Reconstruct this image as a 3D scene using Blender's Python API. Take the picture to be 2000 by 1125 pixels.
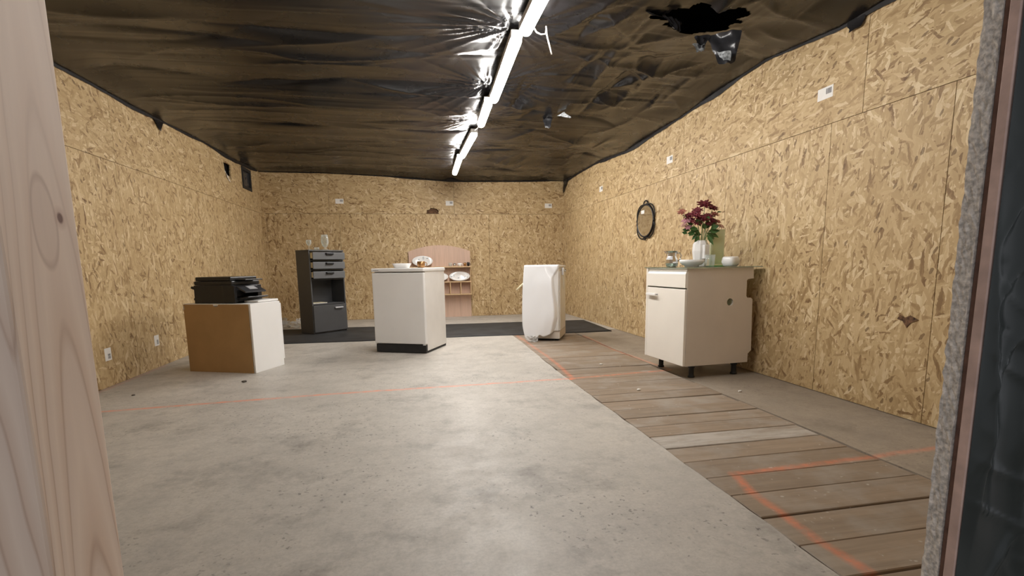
import bpy, bmesh, math, random
import numpy as np
from mathutils import Vector, Matrix

for o in list(bpy.data.objects):
    bpy.data.objects.remove(o, do_unlink=True)
sc = bpy.context.scene
COL = sc.collection
R = math.radians
PI = math.pi
random.seed(7)

# ------------------------------------------------------------------ camera
def make_camera():
    pitch, yaw, roll = R(8.2128), R(11.131), R(-0.872)
    fw = Vector((math.sin(yaw)*math.cos(pitch), math.cos(yaw)*math.cos(pitch), -math.sin(pitch)))
    r0 = Vector((math.cos(yaw), -math.sin(yaw), 0)); u0 = r0.cross(fw)
    r = math.cos(roll)*r0 + math.sin(roll)*u0
    u = -math.sin(roll)*r0 + math.cos(roll)*u0
    m = Matrix.Identity(4)
    for i in range(3):
        m[i][0] = r[i]; m[i][1] = u[i]; m[i][2] = -fw[i]
    m[2][3] = 0.9
    cd = bpy.data.cameras.new('camera'); c = bpy.data.objects.new('camera', cd); COL.objects.link(c)
    cd.sensor_width = 36; cd.sensor_fit = 'HORIZONTAL'; cd.lens = 36*972.1/2000
    cd.shift_y = 0.04705; cd.clip_start = 0.02; cd.clip_end = 100
    c.matrix_world = m
    sc.camera = c
make_camera()

# ------------------------------------------------------------------ world (weak daylight outside the doorway), exposure
w = bpy.data.worlds.new('world'); sc.world = w; w.use_nodes = True
w.node_tree.nodes['Background'].inputs[0].default_value = (0.92, 0.93, 1.0, 1)
w.node_tree.nodes['Background'].inputs[1].default_value = 0.55
sc.view_settings.view_transform = 'Standard'; sc.view_settings.look = 'None'
sc.view_settings.gamma = 1; sc.view_settings.use_curve_mapping = False
sc.view_settings.exposure = 0.0
LAMP = 120.0          # radiance of the tube diffusers
LAMP_COL = (1.0, 0.965, 0.925)

# room dimensions (metres)
XL, XR, D, DY, HS = -2.351, 2.706, 8.83, -0.026, 1.774
YF = 0.571            # inner face of the front wall
def yback(x): return D + DY*x
EDGE_R = ([.4, 2.6, 2.9, 3.56, 4.2, 4.8, 5.5, 6.1, 7.06, 8.5, 8.9], [2.33, 2.345, 2.34, 2.405, 2.375, 2.33, 2.315, 2.28, 2.345, 2.337, 2.35])
EDGE_L = ([.4, 4.2, 4.6, 5.1, 5.65, 6.7, 7.8, 8.9], [2.31, 2.307, 2.316, 2.315, 2.335, 2.375, 2.36, 2.43])
EDGE_B = ([-2.4, -1.45, -.3, .7, 1.77, 2.75], [2.43, 2.425, 2.38, 2.31, 2.323, 2.35])

# ------------------------------------------------------------------ node helpers
class NT:
    def __init__(s, mat):
        mat.use_nodes = True; s.t = mat.node_tree; s.n = s.t.nodes; s.l = s.t.links
        s.bsdf = s.n.get('Principled BSDF')
    def node(s, typ, **kw):
        n = s.n.new(typ)
        for k, v in kw.items(): setattr(n, k, v)
        return n
    def set(s, sock, v):
        if hasattr(v, 'is_linked') or isinstance(v, bpy.types.NodeSocket): s.l.new(v, sock)
        else: sock.default_value = v
    def math(s, op, a, b=None, clamp=False):
        n = s.node('ShaderNodeMath', operation=op, use_clamp=clamp)
        s.set(n.inputs[0], a)
        if b is not None: s.set(n.inputs[1], b)
        return n.outputs[0]
    def vmath(s, op, a, b=None, scale=None):
        n = s.node('ShaderNodeVectorMath', operation=op)
        s.set(n.inputs[0], a)
        if b is not None: s.set(n.inputs[1], b)
        if scale is not None: s.set(n.inputs['Scale'], scale)
        return n.outputs['Value'] if op in ('LENGTH', 'DOT_PRODUCT', 'DISTANCE') else n.outputs[0]
    def mapping(s, vec, loc=(0,0,0), rot=(0,0,0), scale=(1,1,1)):
        n = s.node('ShaderNodeMapping'); s.l.new(vec, n.inputs[0])
        n.inputs[1].default_value = loc; n.inputs[2].default_value = rot; n.inputs[3].default_value = scale
        return n.outputs[0]
    def noise(s, vec, scale, detail=3, rough=.55, out='Fac', dist=0):
        n = s.node('ShaderNodeTexNoise'); s.l.new(vec, n.inputs['Vector'])
        n.inputs['Scale'].default_value = scale; n.inputs['Detail'].default_value = detail
        n.inputs['Roughness'].default_value = rough; n.inputs['Distortion'].default_value = dist
        return n.outputs[out]
    def ramp(s, fac, stops, interp='LINEAR'):
        n = s.node('ShaderNodeValToRGB'); s.l.new(fac, n.inputs[0]); e = n.color_ramp.elements
        n.color_ramp.interpolation = interp
        while len(e) < len(stops): e.new(0.5)
        for el, (p, c) in zip(e, stops):
            el.position = p; el.color = (*c, 1) if len(c) == 3 else c
        return n.outputs[0]
    def mix(s, fac, a, b, blend='MIX'):
        n = s.node('ShaderNodeMix', data_type='RGBA', blend_type=blend)
        s.set(n.inputs[0], fac)
        for sock, v in ((n.inputs[6], a), (n.inputs[7], b)):
            if isinstance(v, tuple) and len(v) == 3: v = (*v, 1)
            s.set(sock, v)
        return n.outputs[2]
    def maprange(s, v, a, b, c=0, d=1):
        n = s.node('ShaderNodeMapRange'); s.l.new(v, n.inputs[0])
        for i, q in enumerate((a, b, c, d)): n.inputs[i+1].default_value = q
        return n.outputs[0]
    def bump(s, h, strength=.3, dist=.002):
        n = s.node('ShaderNodeBump'); s.l.new(h, n.inputs['Height'])
        n.inputs['Strength'].default_value = strength; n.inputs['Distance'].default_value = dist
        s.l.new(n.outputs[0], s.bsdf.inputs['Normal'])
    def coord(s, out='Object'):
        return s.node('ShaderNodeTexCoord').outputs[out]
    def pos(s):
        return s.node('ShaderNodeNewGeometry').outputs['Position']

def plain(name, col, rough=.5, metal=0., spec=.5, var=.06, scale=12, bump=0., trans=0., ior=1.45, coat=0.):
    m = bpy.data.materials.new(name); t = NT(m); b = t.bsdf
    b.inputs['Roughness'].default_value = rough; b.inputs['Metallic'].default_value = metal
    b.inputs['Specular IOR Level'].default_value = spec
    b.inputs['Transmission Weight'].default_value = trans; b.inputs['IOR'].default_value = ior
    b.inputs['Coat Weight'].default_value = coat
    n = t.noise(t.coord(), scale, 4)
    lo = tuple(c*(1-var*2) for c in col); hi = tuple(min(1, c*(1+var)) for c in col)
    t.l.new(t.ramp(n, [(.3, lo), (.7, hi)]), b.inputs['Base Color'])
    if bump: t.bump(n, bump, .003)
    return m

# ------------------------------------------------------------------ materials
def mat_osb(name, tint=(1, 1, 1)):
    m = bpy.data.materials.new(name); t = NT(m)
    uv = t.coord('UV')
    warp = t.noise(uv, 16, 3, .6, 'Color')
    wv = t.vmath('SCALE', t.vmath('SUBTRACT', warp, (.5, .5, .5)), scale=.034)
    uvw = t.vmath('ADD', uv, wv)
    best = None; val = None
    layers = [(0, .12, .022), (17, .13, .018), (-21, .10, .023), (43, .085, .018), (-50, .08, .020), (80, .08, .017), (8, .05, .009)]
    for i, (a, L, W) in enumerate(layers):
        mp = t.mapping(uvw, loc=(i*3.7, i*1.9, 0), rot=(0, 0, R(a)))
        mp = t.mapping(mp, scale=(1/L, 1/W, 1))
        v = t.node('ShaderNodeTexVoronoi', voronoi_dimensions='2D', feature='F1')
        t.l.new(mp, v.inputs['Vector']); v.inputs['Scale'].default_value = 1.0
        sep = t.node('ShaderNodeSeparateColor'); t.l.new(v.outputs['Color'], sep.inputs[0])
        pr, vl = sep.outputs[0], sep.outputs[1]
        # slight shading along the strand
        vl = t.math('ADD', vl, t.math('MULTIPLY', t.math('SUBTRACT', v.outputs['Distance'], .4), .12))
        if best is None: best, val = pr, vl
        else:
            g = t.math('GREATER_THAN', pr, best)
            nv = t.node('ShaderNodeMix', data_type='FLOAT')
            t.l.new(g, nv.inputs[0]); t.l.new(val, nv.inputs[2]); t.l.new(vl, nv.inputs[3])
            val = nv.outputs[0]; best = t.math('MAXIMUM', pr, best)
    fine = t.noise(t.mapping(uvw, scale=(12, 90, 1)), 1.0, 3, .6)
    val2 = t.math('ADD', val, t.math('MULTIPLY', t.math('SUBTRACT', fine, .5), .30))
    c = lambda r, g, b: (r*.94*tint[0], g*.92*tint[1], b*.90*tint[2])
    col = t.ramp(val2, [(0.0, c(.20, .115, .050)), (.08, c(.33, .215, .10)), (.25, c(.455, .325, .165)), (.55, c(.53, .39, .208)),
                        (.85, c(.61, .462, .262)), (1.0, c(.75, .62, .40))])
    big = t.noise(uv, 1.7, 3, .5)
    col = t.mix(t.maprange(big, .3, .7, 0, .35), col, (.455*tint[0], .315*tint[1], .155*tint[2]), 'MIX')
    # a few dark bark slivers
    v = t.node('ShaderNodeTexVoronoi', voronoi_dimensions='2D', feature='F1')
    t.l.new(t.mapping(t.mapping(uvw, rot=(0, 0, .5)), scale=(11, 26, 1)), v.inputs['Vector']); v.inputs['Scale'].default_value = 1
    sep = t.node('ShaderNodeSeparateColor'); t.l.new(v.outputs['Color'], sep.inputs[0])
    dk = t.math('MULTIPLY', t.math('GREATER_THAN', sep.outputs[2], .93), t.math('LESS_THAN', v.outputs['Distance'], .22))
    col = t.mix(t.math('MULTIPLY', dk, .7), col, (.13, .07, .028))
    t.l.new(col, t.bsdf.inputs['Base Color'])
    t.bsdf.inputs['Roughness'].default_value = .55; t.bsdf.inputs['Specular IOR Level'].default_value = .35
    t.bump(t.math('ADD', best, val), .25, .002)
    return m

PAINT = [  # spray-paint marks on the floor: start, end, weight
    ((-2.0, 3.565), (-.63, 3.66), 1.2), ((-.63, 3.66), (1.2, 3.683), 1.25), ((1.215, 3.70), (2.10, 3.78), .75),
    ((1.215, 3.683), (1.267, 4.54), .7), ((1.267, 4.54), (1.28, 6.17), .55), ((2.086, 5.92), (2.04, 4.83), .6),
    ((2.04, 4.83), (2.104, 3.78), .7), ((1.316, 1.80), (2.45, 1.85), .75), ((1.316, 1.80), (1.27, 1.62), .85),
    ((1.27, 1.62), (1.256, 1.26), .75), ((1.256, 1.26), (1.275, 1.02), .75), ((1.31, 1.805), (1.40, 1.80), 1.0),
    ((-2.33, 3.3), (-2.33, 5.2), .45)]
def paint_group():
    g = bpy.data.node_groups.new('floor_paint', 'ShaderNodeTree')
    g.interface.new_socket('Fac', in_out='OUTPUT', socket_type='NodeSocketFloat')
    class G(NT):
        def __init__(s): s.t = g; s.n = g.nodes; s.l = g.links
    t = G(); P0 = t.pos()
    wob = t.vmath('SCALE', t.vmath('SUBTRACT', t.noise(P0, 6, 3, .6, 'Color'), (.5, .5, .5)), scale=.03)
    P = t.vmath('ADD', P0, wob)
    P = t.vmath('MULTIPLY', P, (1, 1, 0))
    tot = None
    for a, b, wgt in PAINT:
        ax = (a[0], a[1], 0); ba = (b[0]-a[0], b[1]-a[1], 0); L2 = ba[0]**2+ba[1]**2
        pa = t.vmath('SUBTRACT', P, ax)
        h = t.math('MULTIPLY', t.vmath('DOT_PRODUCT', pa, ba), 1/L2, clamp=True)
        sc_ = t.node('ShaderNodeVectorMath', operation='SCALE'); sc_.inputs[0].default_value = ba; t.l.new(h, sc_.inputs['Scale'])
        d = t.vmath('LENGTH', t.vmath('SUBTRACT', pa, sc_.outputs[0]))
        f = t.maprange(d, .030, .006, 0, wgt*.8)
        tot = f if tot is None else t.math('MAXIMUM', tot, f)
    dens = t.maprange(t.noise(P0, 18, 5, .75), .36, .66, .22, 1)
    out = t.node('NodeGroupOutput'); t.l.new(t.math('MULTIPLY', tot, dens, clamp=True), out.inputs[0])
    return g
PG = paint_group()
def with_paint(t, col, paint=(.80, .20, .08)):
    n = t.node('ShaderNodeGroup'); n.node_tree = PG
    return t.mix(n.outputs[0], col, paint)

def mat_concrete(name, base=(.53, .49, .435), dirt=1.0):
    m = bpy.data.materials.new(name); t = NT(m); P = t.pos()
    big = t.noise(P, .9, 5, .6); mid = t.noise(P, 5, 6, .65); fin = t.noise(P, 75, 4, .75); gr = t.noise(P, 22, 5, .7)
    b = base
    col = t.ramp(big, [(.3, tuple(c*.84 for c in b)), (.55, b), (.75, tuple(min(1, c*1.12) for c in b))])
    col = t.mix(t.maprange(mid, .45, .72, 0, .40*dirt), col, tuple(c*.58 for c in b))
    col = t.mix(t.maprange(gr, .46, .72, 0, .45*dirt), col, tuple(c*.58 for c in b))
    col = t.mix(t.maprange(fin, .42, .72, 0, .50), col, tuple(c*.60 for c in b))
    st = t.noise(t.mapping(P, loc=(1.7, 5.2, 0)), 2.6, 6, .72)
    col = t.mix(t.maprange(st, .53, .70, 0, .72*dirt), col, tuple(c*.42 for c in b))
    # small dark pits gathered in patches
    v = t.node('ShaderNodeTexVoronoi', feature='F1'); t.l.new(t.vmath('ADD', P, t.vmath('SCALE', t.noise(P, 45, 3, .6, 'Color'), scale=.045)), v.inputs['Vector']); v.inputs['Scale'].default_value = 44
    sep = t.node('ShaderNodeSeparateColor'); t.l.new(v.outputs['Color'], sep.inputs[0])
    patch = t.maprange(t.noise(t.mapping(P, loc=(3.1, .4, 0)), 1.3, 4, .65), .44, .60, 0, 1)
    pit = t.math('MULTIPLY', t.maprange(v.outputs['Distance'], .34, .14, 0, 1), t.math('GREATER_THAN', sep.outputs[0], .60))
    col = t.mix(t.math('MULTIPLY', t.math('MULTIPLY', pit, patch), .9*dirt), col, tuple(c*.30 for c in b))
    pit2 = t.math('MULTIPLY', t.maprange(v.outputs['Distance'], .22, .1, 0, 1), t.math('GREATER_THAN', sep.outputs[1], .965))
    col = t.mix(t.math('MULTIPLY', pit2, .7), col, tuple(c*.22 for c in b))
    col = with_paint(t, col, (.80, .27, .15))
    t.l.new(col, t.bsdf.inputs['Base Color'])
    t.l.new(t.maprange(mid, .3, .7, .42, .62), t.bsdf.inputs['Roughness'])
    t.bump(t.math('ADD', mid, fin), .12, .003)
    return m

def mat_plank(name, base, white=0.):
    m = bpy.data.materials.new(name); t = NT(m); P = t.pos(); oi = t.node('ShaderNodeObjectInfo')
    sh = t.vmath('SCALE', (5.3, 0, 9.1), scale=oi.outputs['Random'])
    Q = t.vmath('ADD', P, sh)
    grain = t.noise(t.mapping(Q, scale=(2.2, 34, 34)), 1, 5, .62, dist=.4)
    blot = t.noise(Q, 4.5, 4, .6)
    col = t.ramp(grain, [(.25, tuple(c*.68 for c in base)), (.55, base), (.8, tuple(min(1, c*1.22) for c in base))])
    col = t.mix(t.math('MULTIPLY', oi.outputs['Random'], .6), col, tuple(c*.60 for c in base))
    col = t.mix(t.maprange(blot, .46, .72, 0, .6), col, (.37, .335, .29))
    dark = t.noise(t.mapping(Q, loc=(7, 3, 0)), 2.2, 4, .6)
    col = t.mix(t.maprange(dark, .55, .8, 0, .6), col, tuple(c*.5 for c in base))
    if white:
        col = t.mix(t.maprange(t.noise(t.mapping(Q, scale=(1.2, 5, 1)), 2.5, 5, .7), .36, .6, 0, white), col, (.62, .59, .54))
    spk = t.noise(Q, 38, 2, .5)
    col = t.mix(t.maprange(spk, .70, .76, 0, .5), col, (.6, .57, .5))
    col = with_paint(t, col, (.80, .20, .08))
    t.l.new(col, t.bsdf.inputs['Base Color'])
    t.bsdf.inputs['Roughness'].default_value = .62
    t.bump(grain, .35, .003)
    return m

def mat_film(name, base=(.0075, .0068, .0076), rough=.26):
    m = bpy.data.materials.new(name); t = NT(m); P = t.pos()
    n = t.noise(P, 3.0, 4, .6)
    t.l.new(t.ramp(n, [(.3, tuple(c*.75 for c in base)), (.7, tuple(c*1.3 for c in base))]), t.bsdf.inputs['Base Color'])
    t.l.new(t.maprange(n, .3, .7, rough*.85, rough*1.25), t.bsdf.inputs['Roughness'])
    t.bsdf.inputs['Specular IOR Level'].default_value = .38
    t.bump(t.noise(P, 9, 2, .5), .06, .01)
    return m

def mat_timber(name):
    m = bpy.data.materials.new(name); t = NT(m); P = t.coord('Object')
    wob = t.vmath('SCALE', t.vmath('SUBTRACT', t.noise(t.mapping(P, scale=(1, 1, .25)), 14, 2, .5, 'Color'), (.5, .5, .5)), scale=.012)
    sep = t.node('ShaderNodeSeparateXYZ'); t.l.new(t.vmath('ADD', P, wob), sep.inputs[0])
    dy = t.math('SUBTRACT', sep.outputs[1], .062)
    # growth rings cut at a slant: parabolic arches up the face
    q = t.math('ADD', sep.outputs[2], t.math('MULTIPLY', t.math('MULTIPLY', dy, dy), 185))
    q = t.math('ADD', q, t.math('MULTIPLY', sep.outputs[0], 9))
    fr = t.math('FRACT', t.math('MULTIPLY', t.math('SUBTRACT', q, .619), 1/.214))
    col = t.ramp(fr, [(0, (.50, .36, .265)), (.03, (.47, .325, .235)), (.10, (.60, .44, .325)), (.5, (.68, .535, .415)), (.93, (.62, .48, .375)), (1, (.52, .375, .275))])
    col = t.mix(t.maprange(sep.outputs[2], .80, 1.0, 0, .55), col, (.70, .56, .445))
    g = t.noise(t.mapping(P, scale=(120, 120, 3)), 1, 3, .6)
    col = t.mix(t.maprange(g, .35, .7, 0, .22), col, (.56, .43, .34))
    def ell(cy, cz, ry, rz):
        return t.vmath('LENGTH', t.vmath('MULTIPLY', t.vmath('SUBTRACT', t.vmath('ADD', P, wob), (0, cy, cz)), (0, 1/ry, 1/rz)))
    e = ell(.056, .944, .0145, .040)
    col = t.mix(t.maprange(e, 1.05, .9, 0, .30), col, (.50, .37, .29))
    ring = t.math('MULTIPLY', t.maprange(e, .82, .97, 0, 1), t.maprange(e, 1.12, 1.0, 0, 1))
    col = t.mix(t.math('MULTIPLY', ring, .55), col, (.40, .275, .205))
    k = ell(.076, .950, .0038, .0052)
    col = t.mix(t.maprange(k, 2.4, 1.0, 0, .45), col, (.36, .20, .14))
    col = t.mix(t.maprange(k, 1.15, .7, 0, .9), col, (.11, .04, .025))
    t.l.new(col, t.bsdf.inputs['Base Color']); t.bsdf.inputs['Roughness'].default_value = .6
    t.bump(g, .1, .001)
    return m

def mat_boardwood(name, base):
    m = bpy.data.materials.new(name); t = NT(m); P = t.coord('Object')
    oi = t.node('ShaderNodeObjectInfo')
    Q = t.vmath('ADD', P, t.vmath('SCALE', (3.3, 1.7, 5.1), scale=oi.outputs['Random']))
    g = t.noise(t.mapping(Q, scale=(30, 30, 2)), 1, 4, .6, dist=.5)
    col = t.ramp(g, [(.3, tuple(c*.88 for c in base)), (.7, tuple(min(1, c*1.08) for c in base))])
    col = t.mix(t.math('MULTIPLY', oi.outputs['Random'], .3), col, tuple(c*.8 for c in base))
    t.l.new(col, t.bsdf.inputs['Base Color']); t.bsdf.inputs['Roughness'].default_value = .5
    return m

def mat_emit(name, col, strength):
    m = bpy.data.materials.new(name); t = NT(m)
    t.bsdf.inputs['Base Color'].default_value = (.9, .9, .9, 1)
    t.bsdf.inputs['Emission Color'].default_value = (*col, 1); t.bsdf.inputs['Emission Strength'].default_value = strength
    return m

def mat_mirror(name):
    m = bpy.data.materials.new(name); t = NT(m)
    t.bsdf.inputs['Base Color'].default_value = (.78, .78, .76, 1); t.bsdf.inputs['Metallic'].default_value = 1
    t.l.new(t.maprange(t.noise(t.coord(), 6, 2), .3, .7, .02, .05), t.bsdf.inputs['Roughness'])
    return m

def mat_thin_glass(name, tint, haze, body=(.85, .88, .87)):
    # thin-walled glass: mostly see-through, fresnel sheen, a little milky body colour
    m = bpy.data.materials.new(name); t = NT(m); b = t.bsdf
    b.inputs['Roughness'].default_value = .05
    t.l.new(t.ramp(t.noise(t.coord(), 8, 2), [(.3, tuple(c*.94 for c in body)), (.7, body)]), b.inputs['Base Color'])
    tr = t.node('ShaderNodeBsdfTransparent'); tr.inputs[0].default_value = (*tint, 1)
    fr = t.node('ShaderNodeLayerWeight'); fr.inputs[0].default_value = .35
    fac = t.math('ADD', t.math('MULTIPLY', fr.outputs['Facing'], .45), haze, clamp=True)
    mx = t.node('ShaderNodeMixShader'); t.l.new(fac, mx.inputs[0]); t.l.new(tr.outputs[0], mx.inputs[1]); t.l.new(b.outputs[0], mx.inputs[2])
    t.l.new(mx.outputs[0], t.n['Material Output'].inputs[0])
    return m

M = dict(
    osb=mat_osb('osb'),
    concrete=mat_concrete('concrete'),
    screed=mat_concrete('screed', (.34, .285, .225), .7),
    plank=mat_plank('plank_wood', (.30, .225, .158)),
    plank_white=mat_plank('plank_wood_dusty', (.31, .25, .19), .45),
    film=mat_film('black_film'),
    film_torn=mat_film('torn_film', (.030, .030, .033), .20),
    film_matt=mat_film('black_film_folded', (.0075, .0068, .0076), .6),
    film_painted_glint=plain('torn_film_painted_glint', (.34, .36, .37), .14, var=.35, scale=60),  # pale grey base colour stands in for silver glints on black film
    foil=mat_film('dark_foil', (.028, .034, .031), .26),
    timber=mat_timber('planed_timber'),
    back=plain('dark_backing', (.05, .035, .022), .9),
    void=plain('roof_underside', (.02, .017, .014), .9),
    edge=plain('sawn_board_edge', (.72, .66, .58), .85, var=.24, scale=160, bump=.8),
    edge_in=plain('painted_gap_shade', (.16, .085, .06), .8, var=.2, scale=40),  # dark brown imitating the shade inside the gap beside the board edge
    pink=plain('pinkish_batten', (.62, .44, .37), .65, var=.1, scale=30),
    white=plain('white_enamel', (.78, .775, .765), .32, var=.02, scale=3),
    white_side=plain('white_enamel_side', (.76, .74, .71), .40, var=.03, scale=4),
    gloss_white=plain('glossy_white_sheet', (.86, .87, .89), .18, var=.01, scale=3, coat=.3),
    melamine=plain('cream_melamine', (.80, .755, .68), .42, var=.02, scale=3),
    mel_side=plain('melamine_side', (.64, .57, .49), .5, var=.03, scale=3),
    lam_white=plain('white_laminate', (.80, .79, .77), .4, var=.015, scale=3),
    hardboard=plain('brown_hardboard', (.40, .245, .105), .6, var=.05, scale=5),
    chip=plain('raw_chipboard', (.62, .47, .28), .8, var=.2, scale=120),
    blackp=plain('black_plastic', (.012, .012, .013), .38, var=.1, scale=20),
    black_matt=plain('black_matt', (.018, .018, .019), .6, var=.1, scale=20),
    smoke=plain('smoked_plastic', (.045, .045, .048), .2, var=.1),
    grey=plain('anthracite_board', (.066, .066, .068), .5, var=.04, scale=6),
    grey_front=plain('grey_drawer_front', (.12, .123, .127), .42, var=.03, scale=6),
    birch=plain('pale_drawer_side', (.66, .58, .38), .6, var=.06),
    rubber=plain('dark_rubber', (.030, .030, .031), .7, var=.25, scale=4, bump=.25),
    beech=mat_boardwood('pink_beech', (.62, .43, .33)),
    beech_shelf=mat_boardwood('beech_shelf', (.62, .43, .24)),
    china=plain('white_china', (.80, .79, .77), .15, var=.02),
    chinablue=plain('china_pattern', (.33, .38, .42), .3, var=.2),
    copper=plain('brown_copper', (.42, .22, .085), .3, metal=.6, var=.2),
    silver=plain('silver', (.78, .78, .77), .16, metal=1., var=.05),
    glass=mat_thin_glass('clear_glass', (.95, .97, .96), .06),
    glass_green=mat_thin_glass('green_glass', (.94, .96, .86), .30, (.78, .80, .60)),
    glass_top=plain('glass_top', (.66, .80, .70), .06, trans=.9, var=.02),
    green_tray=plain('bright_green_glass', (.10, .55, .12), .15, trans=.3, var=.1),
    leaf=plain('leaf_green', (.055, .13, .035), .5, var=.25, scale=30),
    stem=plain('stem_green', (.30, .36, .17), .5, var=.1),
    burgundy=plain('burgundy_petal', (.13, .012, .022), .6, var=.3, scale=40),
    wine=plain('wine_petal', (.22, .04, .055), .6, var=.3, scale=40),
    rust=plain('rust_petal', (.36, .12, .085), .6, var=.25, scale=40),
    pink_petal=plain('pink_petal', (.50, .24, .28), .6, var=.2, scale=40),
    peach=plain('peach_petal', (.60, .36, .28), .6, var=.2, scale=40),
    iron=plain('black_iron', (.012, .010, .010), .4, metal=.3, var=.1),
    mirror=mat_mirror('mirror_glass'),
    paper=plain('label_paper', (.80, .78, .74), .6, var=.02),
    ink=plain('label_ink', (.10, .10, .11), .7, var=.1),
    wrap=plain('clear_wrap', (.72, .72, .70), .16, trans=.55, var=.05, ior=1.3),
    lamp=mat_emit('lamp_diffuser', LAMP_COL, LAMP*.78), lamp_far=mat_emit('lamp_diffuser_far', LAMP_COL, LAMP*1.15),
    cable=plain('white_cable', (.75, .73, .70), .5, var=.02),
    insul=plain('brown_insulation', (.16, .085, .045), .95, var=.4, scale=50, bump=.8),
    chipstone=plain('grey_chip', (.10, .085, .07), .8, var=.2),
    whitechip=plain('white_chip', (.75, .72, .66), .7, var=.05),
    greyplastic=plain('grey_plastic', (.42, .42, .43), .35, var=.05),
    metal=plain('galvanised', (.45, .46, .48), .4, metal=.8, var=.15),
)

# ------------------------------------------------------------------ mesh helpers
def mesh_obj(name, bm, mat, parent=None, smooth=False):
    me = bpy.data.meshes.new(name)
    bmesh.ops.recalc_face_normals(bm, faces=bm.faces[:])
    bm.to_mesh(me); bm.free()
    if smooth:
        me.polygons.foreach_set('use_smooth', [True]*len(me.polygons))
    me.materials.append(M[mat] if isinstance(mat, str) else mat)
    o = bpy.data.objects.new(name, me); COL.objects.link(o)
    if parent: o.parent = parent
    return o
def tag(o, label=None, cat=None, group=None, kind=None):
    if label: o['label'] = label
    if cat: o['category'] = cat
    if group: o['group'] = group
    if kind: o['kind'] = kind
    return o
def thing(name, label, cat, loc=(0, 0, 0), rz=0, group=None, kind=None):
    o = bpy.data.objects.new(name, None); COL.objects.link(o)
    o.empty_display_size = .1
    o.location = loc; o.rotation_euler = (0, 0, rz)
    return tag(o, label, cat, group, kind)
def add_box(bm, x0, x1, y0, y1, z0, z1, bev=0., seg=2):
    r = bmesh.ops.create_cube(bm, size=1)
    vs = r['verts']
    for v in vs:
        v.co = Vector(((x0+x1)/2 + v.co.x*(x1-x0), (y0+y1)/2 + v.co.y*(y1-y0), (z0+z1)/2 + v.co.z*(z1-z0)))
    if bev:
        es = list({e for v in vs for e in v.link_edges})
        bmesh.ops.bevel(bm, geom=es, offset=bev, segments=seg, profile=.5, affect='EDGES')
def box(name, parent, mat, x0, x1, y0, y1, z0, z1, bev=.003, seg=2):
    bm = bmesh.new(); add_box(bm, x0, x1, y0, y1, z0, z1, bev, seg)
    return mesh_obj(name, bm, mat, parent)
def add_tube(bm, pts, r, n=10, closed=False):
    pts = [Vector(p) for p in pts]; rings = []
    N = len(pts); prev = None
    for i, p in enumerate(pts):
        a = pts[(i-1) % N] if (closed or i > 0) else p
        b = pts[(i+1) % N] if (closed or i < N-1) else p
        d = (b-a).normalized()
        if prev is None:
            ref = Vector((0, 0, 1)) if abs(d.z) < .9 else Vector((1, 0, 0))
            s = d.cross(ref).normalized()
        else:
            s = (prev - d*prev.dot(d)).normalized()
        prev = s; t = d.cross(s)
        rr = r[i] if hasattr(r, '__len__') else r
        rings.append([bm.verts.new(p + (s*math.cos(2*PI*k/n) + t*math.sin(2*PI*k/n))*rr) for k in range(n)])
    for i in range(N if closed else N-1):
        A, B = rings[i], rings[(i+1) % N]
        for k in range(n):
            bm.faces.new((A[k], A[(k+1) % n], B[(k+1) % n], B[k]))
    if not closed:
        bm.faces.new(rings[0]); bm.faces.new(rings[-1])
def tube(name, parent, mat, pts, r, n=10, closed=False):
    bm = bmesh.new(); add_tube(bm, pts, r, n, closed)
    return mesh_obj(name, bm, mat, parent, True)
def add_lathe(bm, prof, n=28, c=(0, 0, 0), sx=1., sy=1., power=None):
    rings = []
    for r, z in prof:
        ring = []
        for k in range(n):
            a = 2*PI*k/n; q = 1.
            if power: q = 1/((abs(math.cos(a))**power + abs(math.sin(a))**power)**(1/power))
            ring.append(bm.verts.new((c[0]+r*q*math.cos(a)*sx, c[1]+r*q*math.sin(a)*sy, c[2]+z)))
        rings.append(ring)
    for A, B in zip(rings[:-1], rings[1:]):
        for k in range(n): bm.faces.new((A[k], A[(k+1) % n], B[(k+1) % n], B[k]))
    bm.faces.new(rings[0]); bm.faces.new(rings[-1])
def lathe(name, parent, mat, prof, n=28, c=(0, 0, 0), sx=1., sy=1., smooth=True, power=None):
    bm = bmesh.new(); add_lathe(bm, prof, n, c, sx, sy, power)
    return mesh_obj(name, bm, mat, parent, smooth)
def poly_prism(name, parent, mat, outer, holes, t, mapf, uvf=None):
    """flat board with an outline and holes, thickness t; mapf(s, z, depth) -> position, uvf(s, z) -> uv"""
    bm = bmesh.new(); es = []
    for loop in [outer] + list(holes):
        vs = [bm.verts.new((s, z, 0)) for s, z in loop]
        for i in range(len(vs)): es.append(bm.edges.new((vs[i], vs[(i+1) % len(vs)])))
    bmesh.ops.triangle_fill(bm, use_beauty=True, use_dissolve=False, edges=es)
    ex = bmesh.ops.extrude_face_region(bm, geom=bm.faces[:])
    for g in ex['geom']:
        if isinstance(g, bmesh.types.BMVert): g.co.z = t
    if uvf:
        uvl = bm.loops.layers.uv.new('UVMap')
        for f in bm.faces:
            for l in f.loops: l[uvl].uv = uvf(l.vert.co.x, l.vert.co.y + .3*l.vert.co.z)
    for v in bm.verts: v.co = Vector(mapf(v.co.x, v.co.y, v.co.z))
    return mesh_obj(name, bm, mat, parent)
def copy_tree(o, parent=None):
    c = o.copy(); COL.objects.link(c); c.parent = parent
    for ch in list(o.children): copy_tree(ch, c)
    return c

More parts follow.
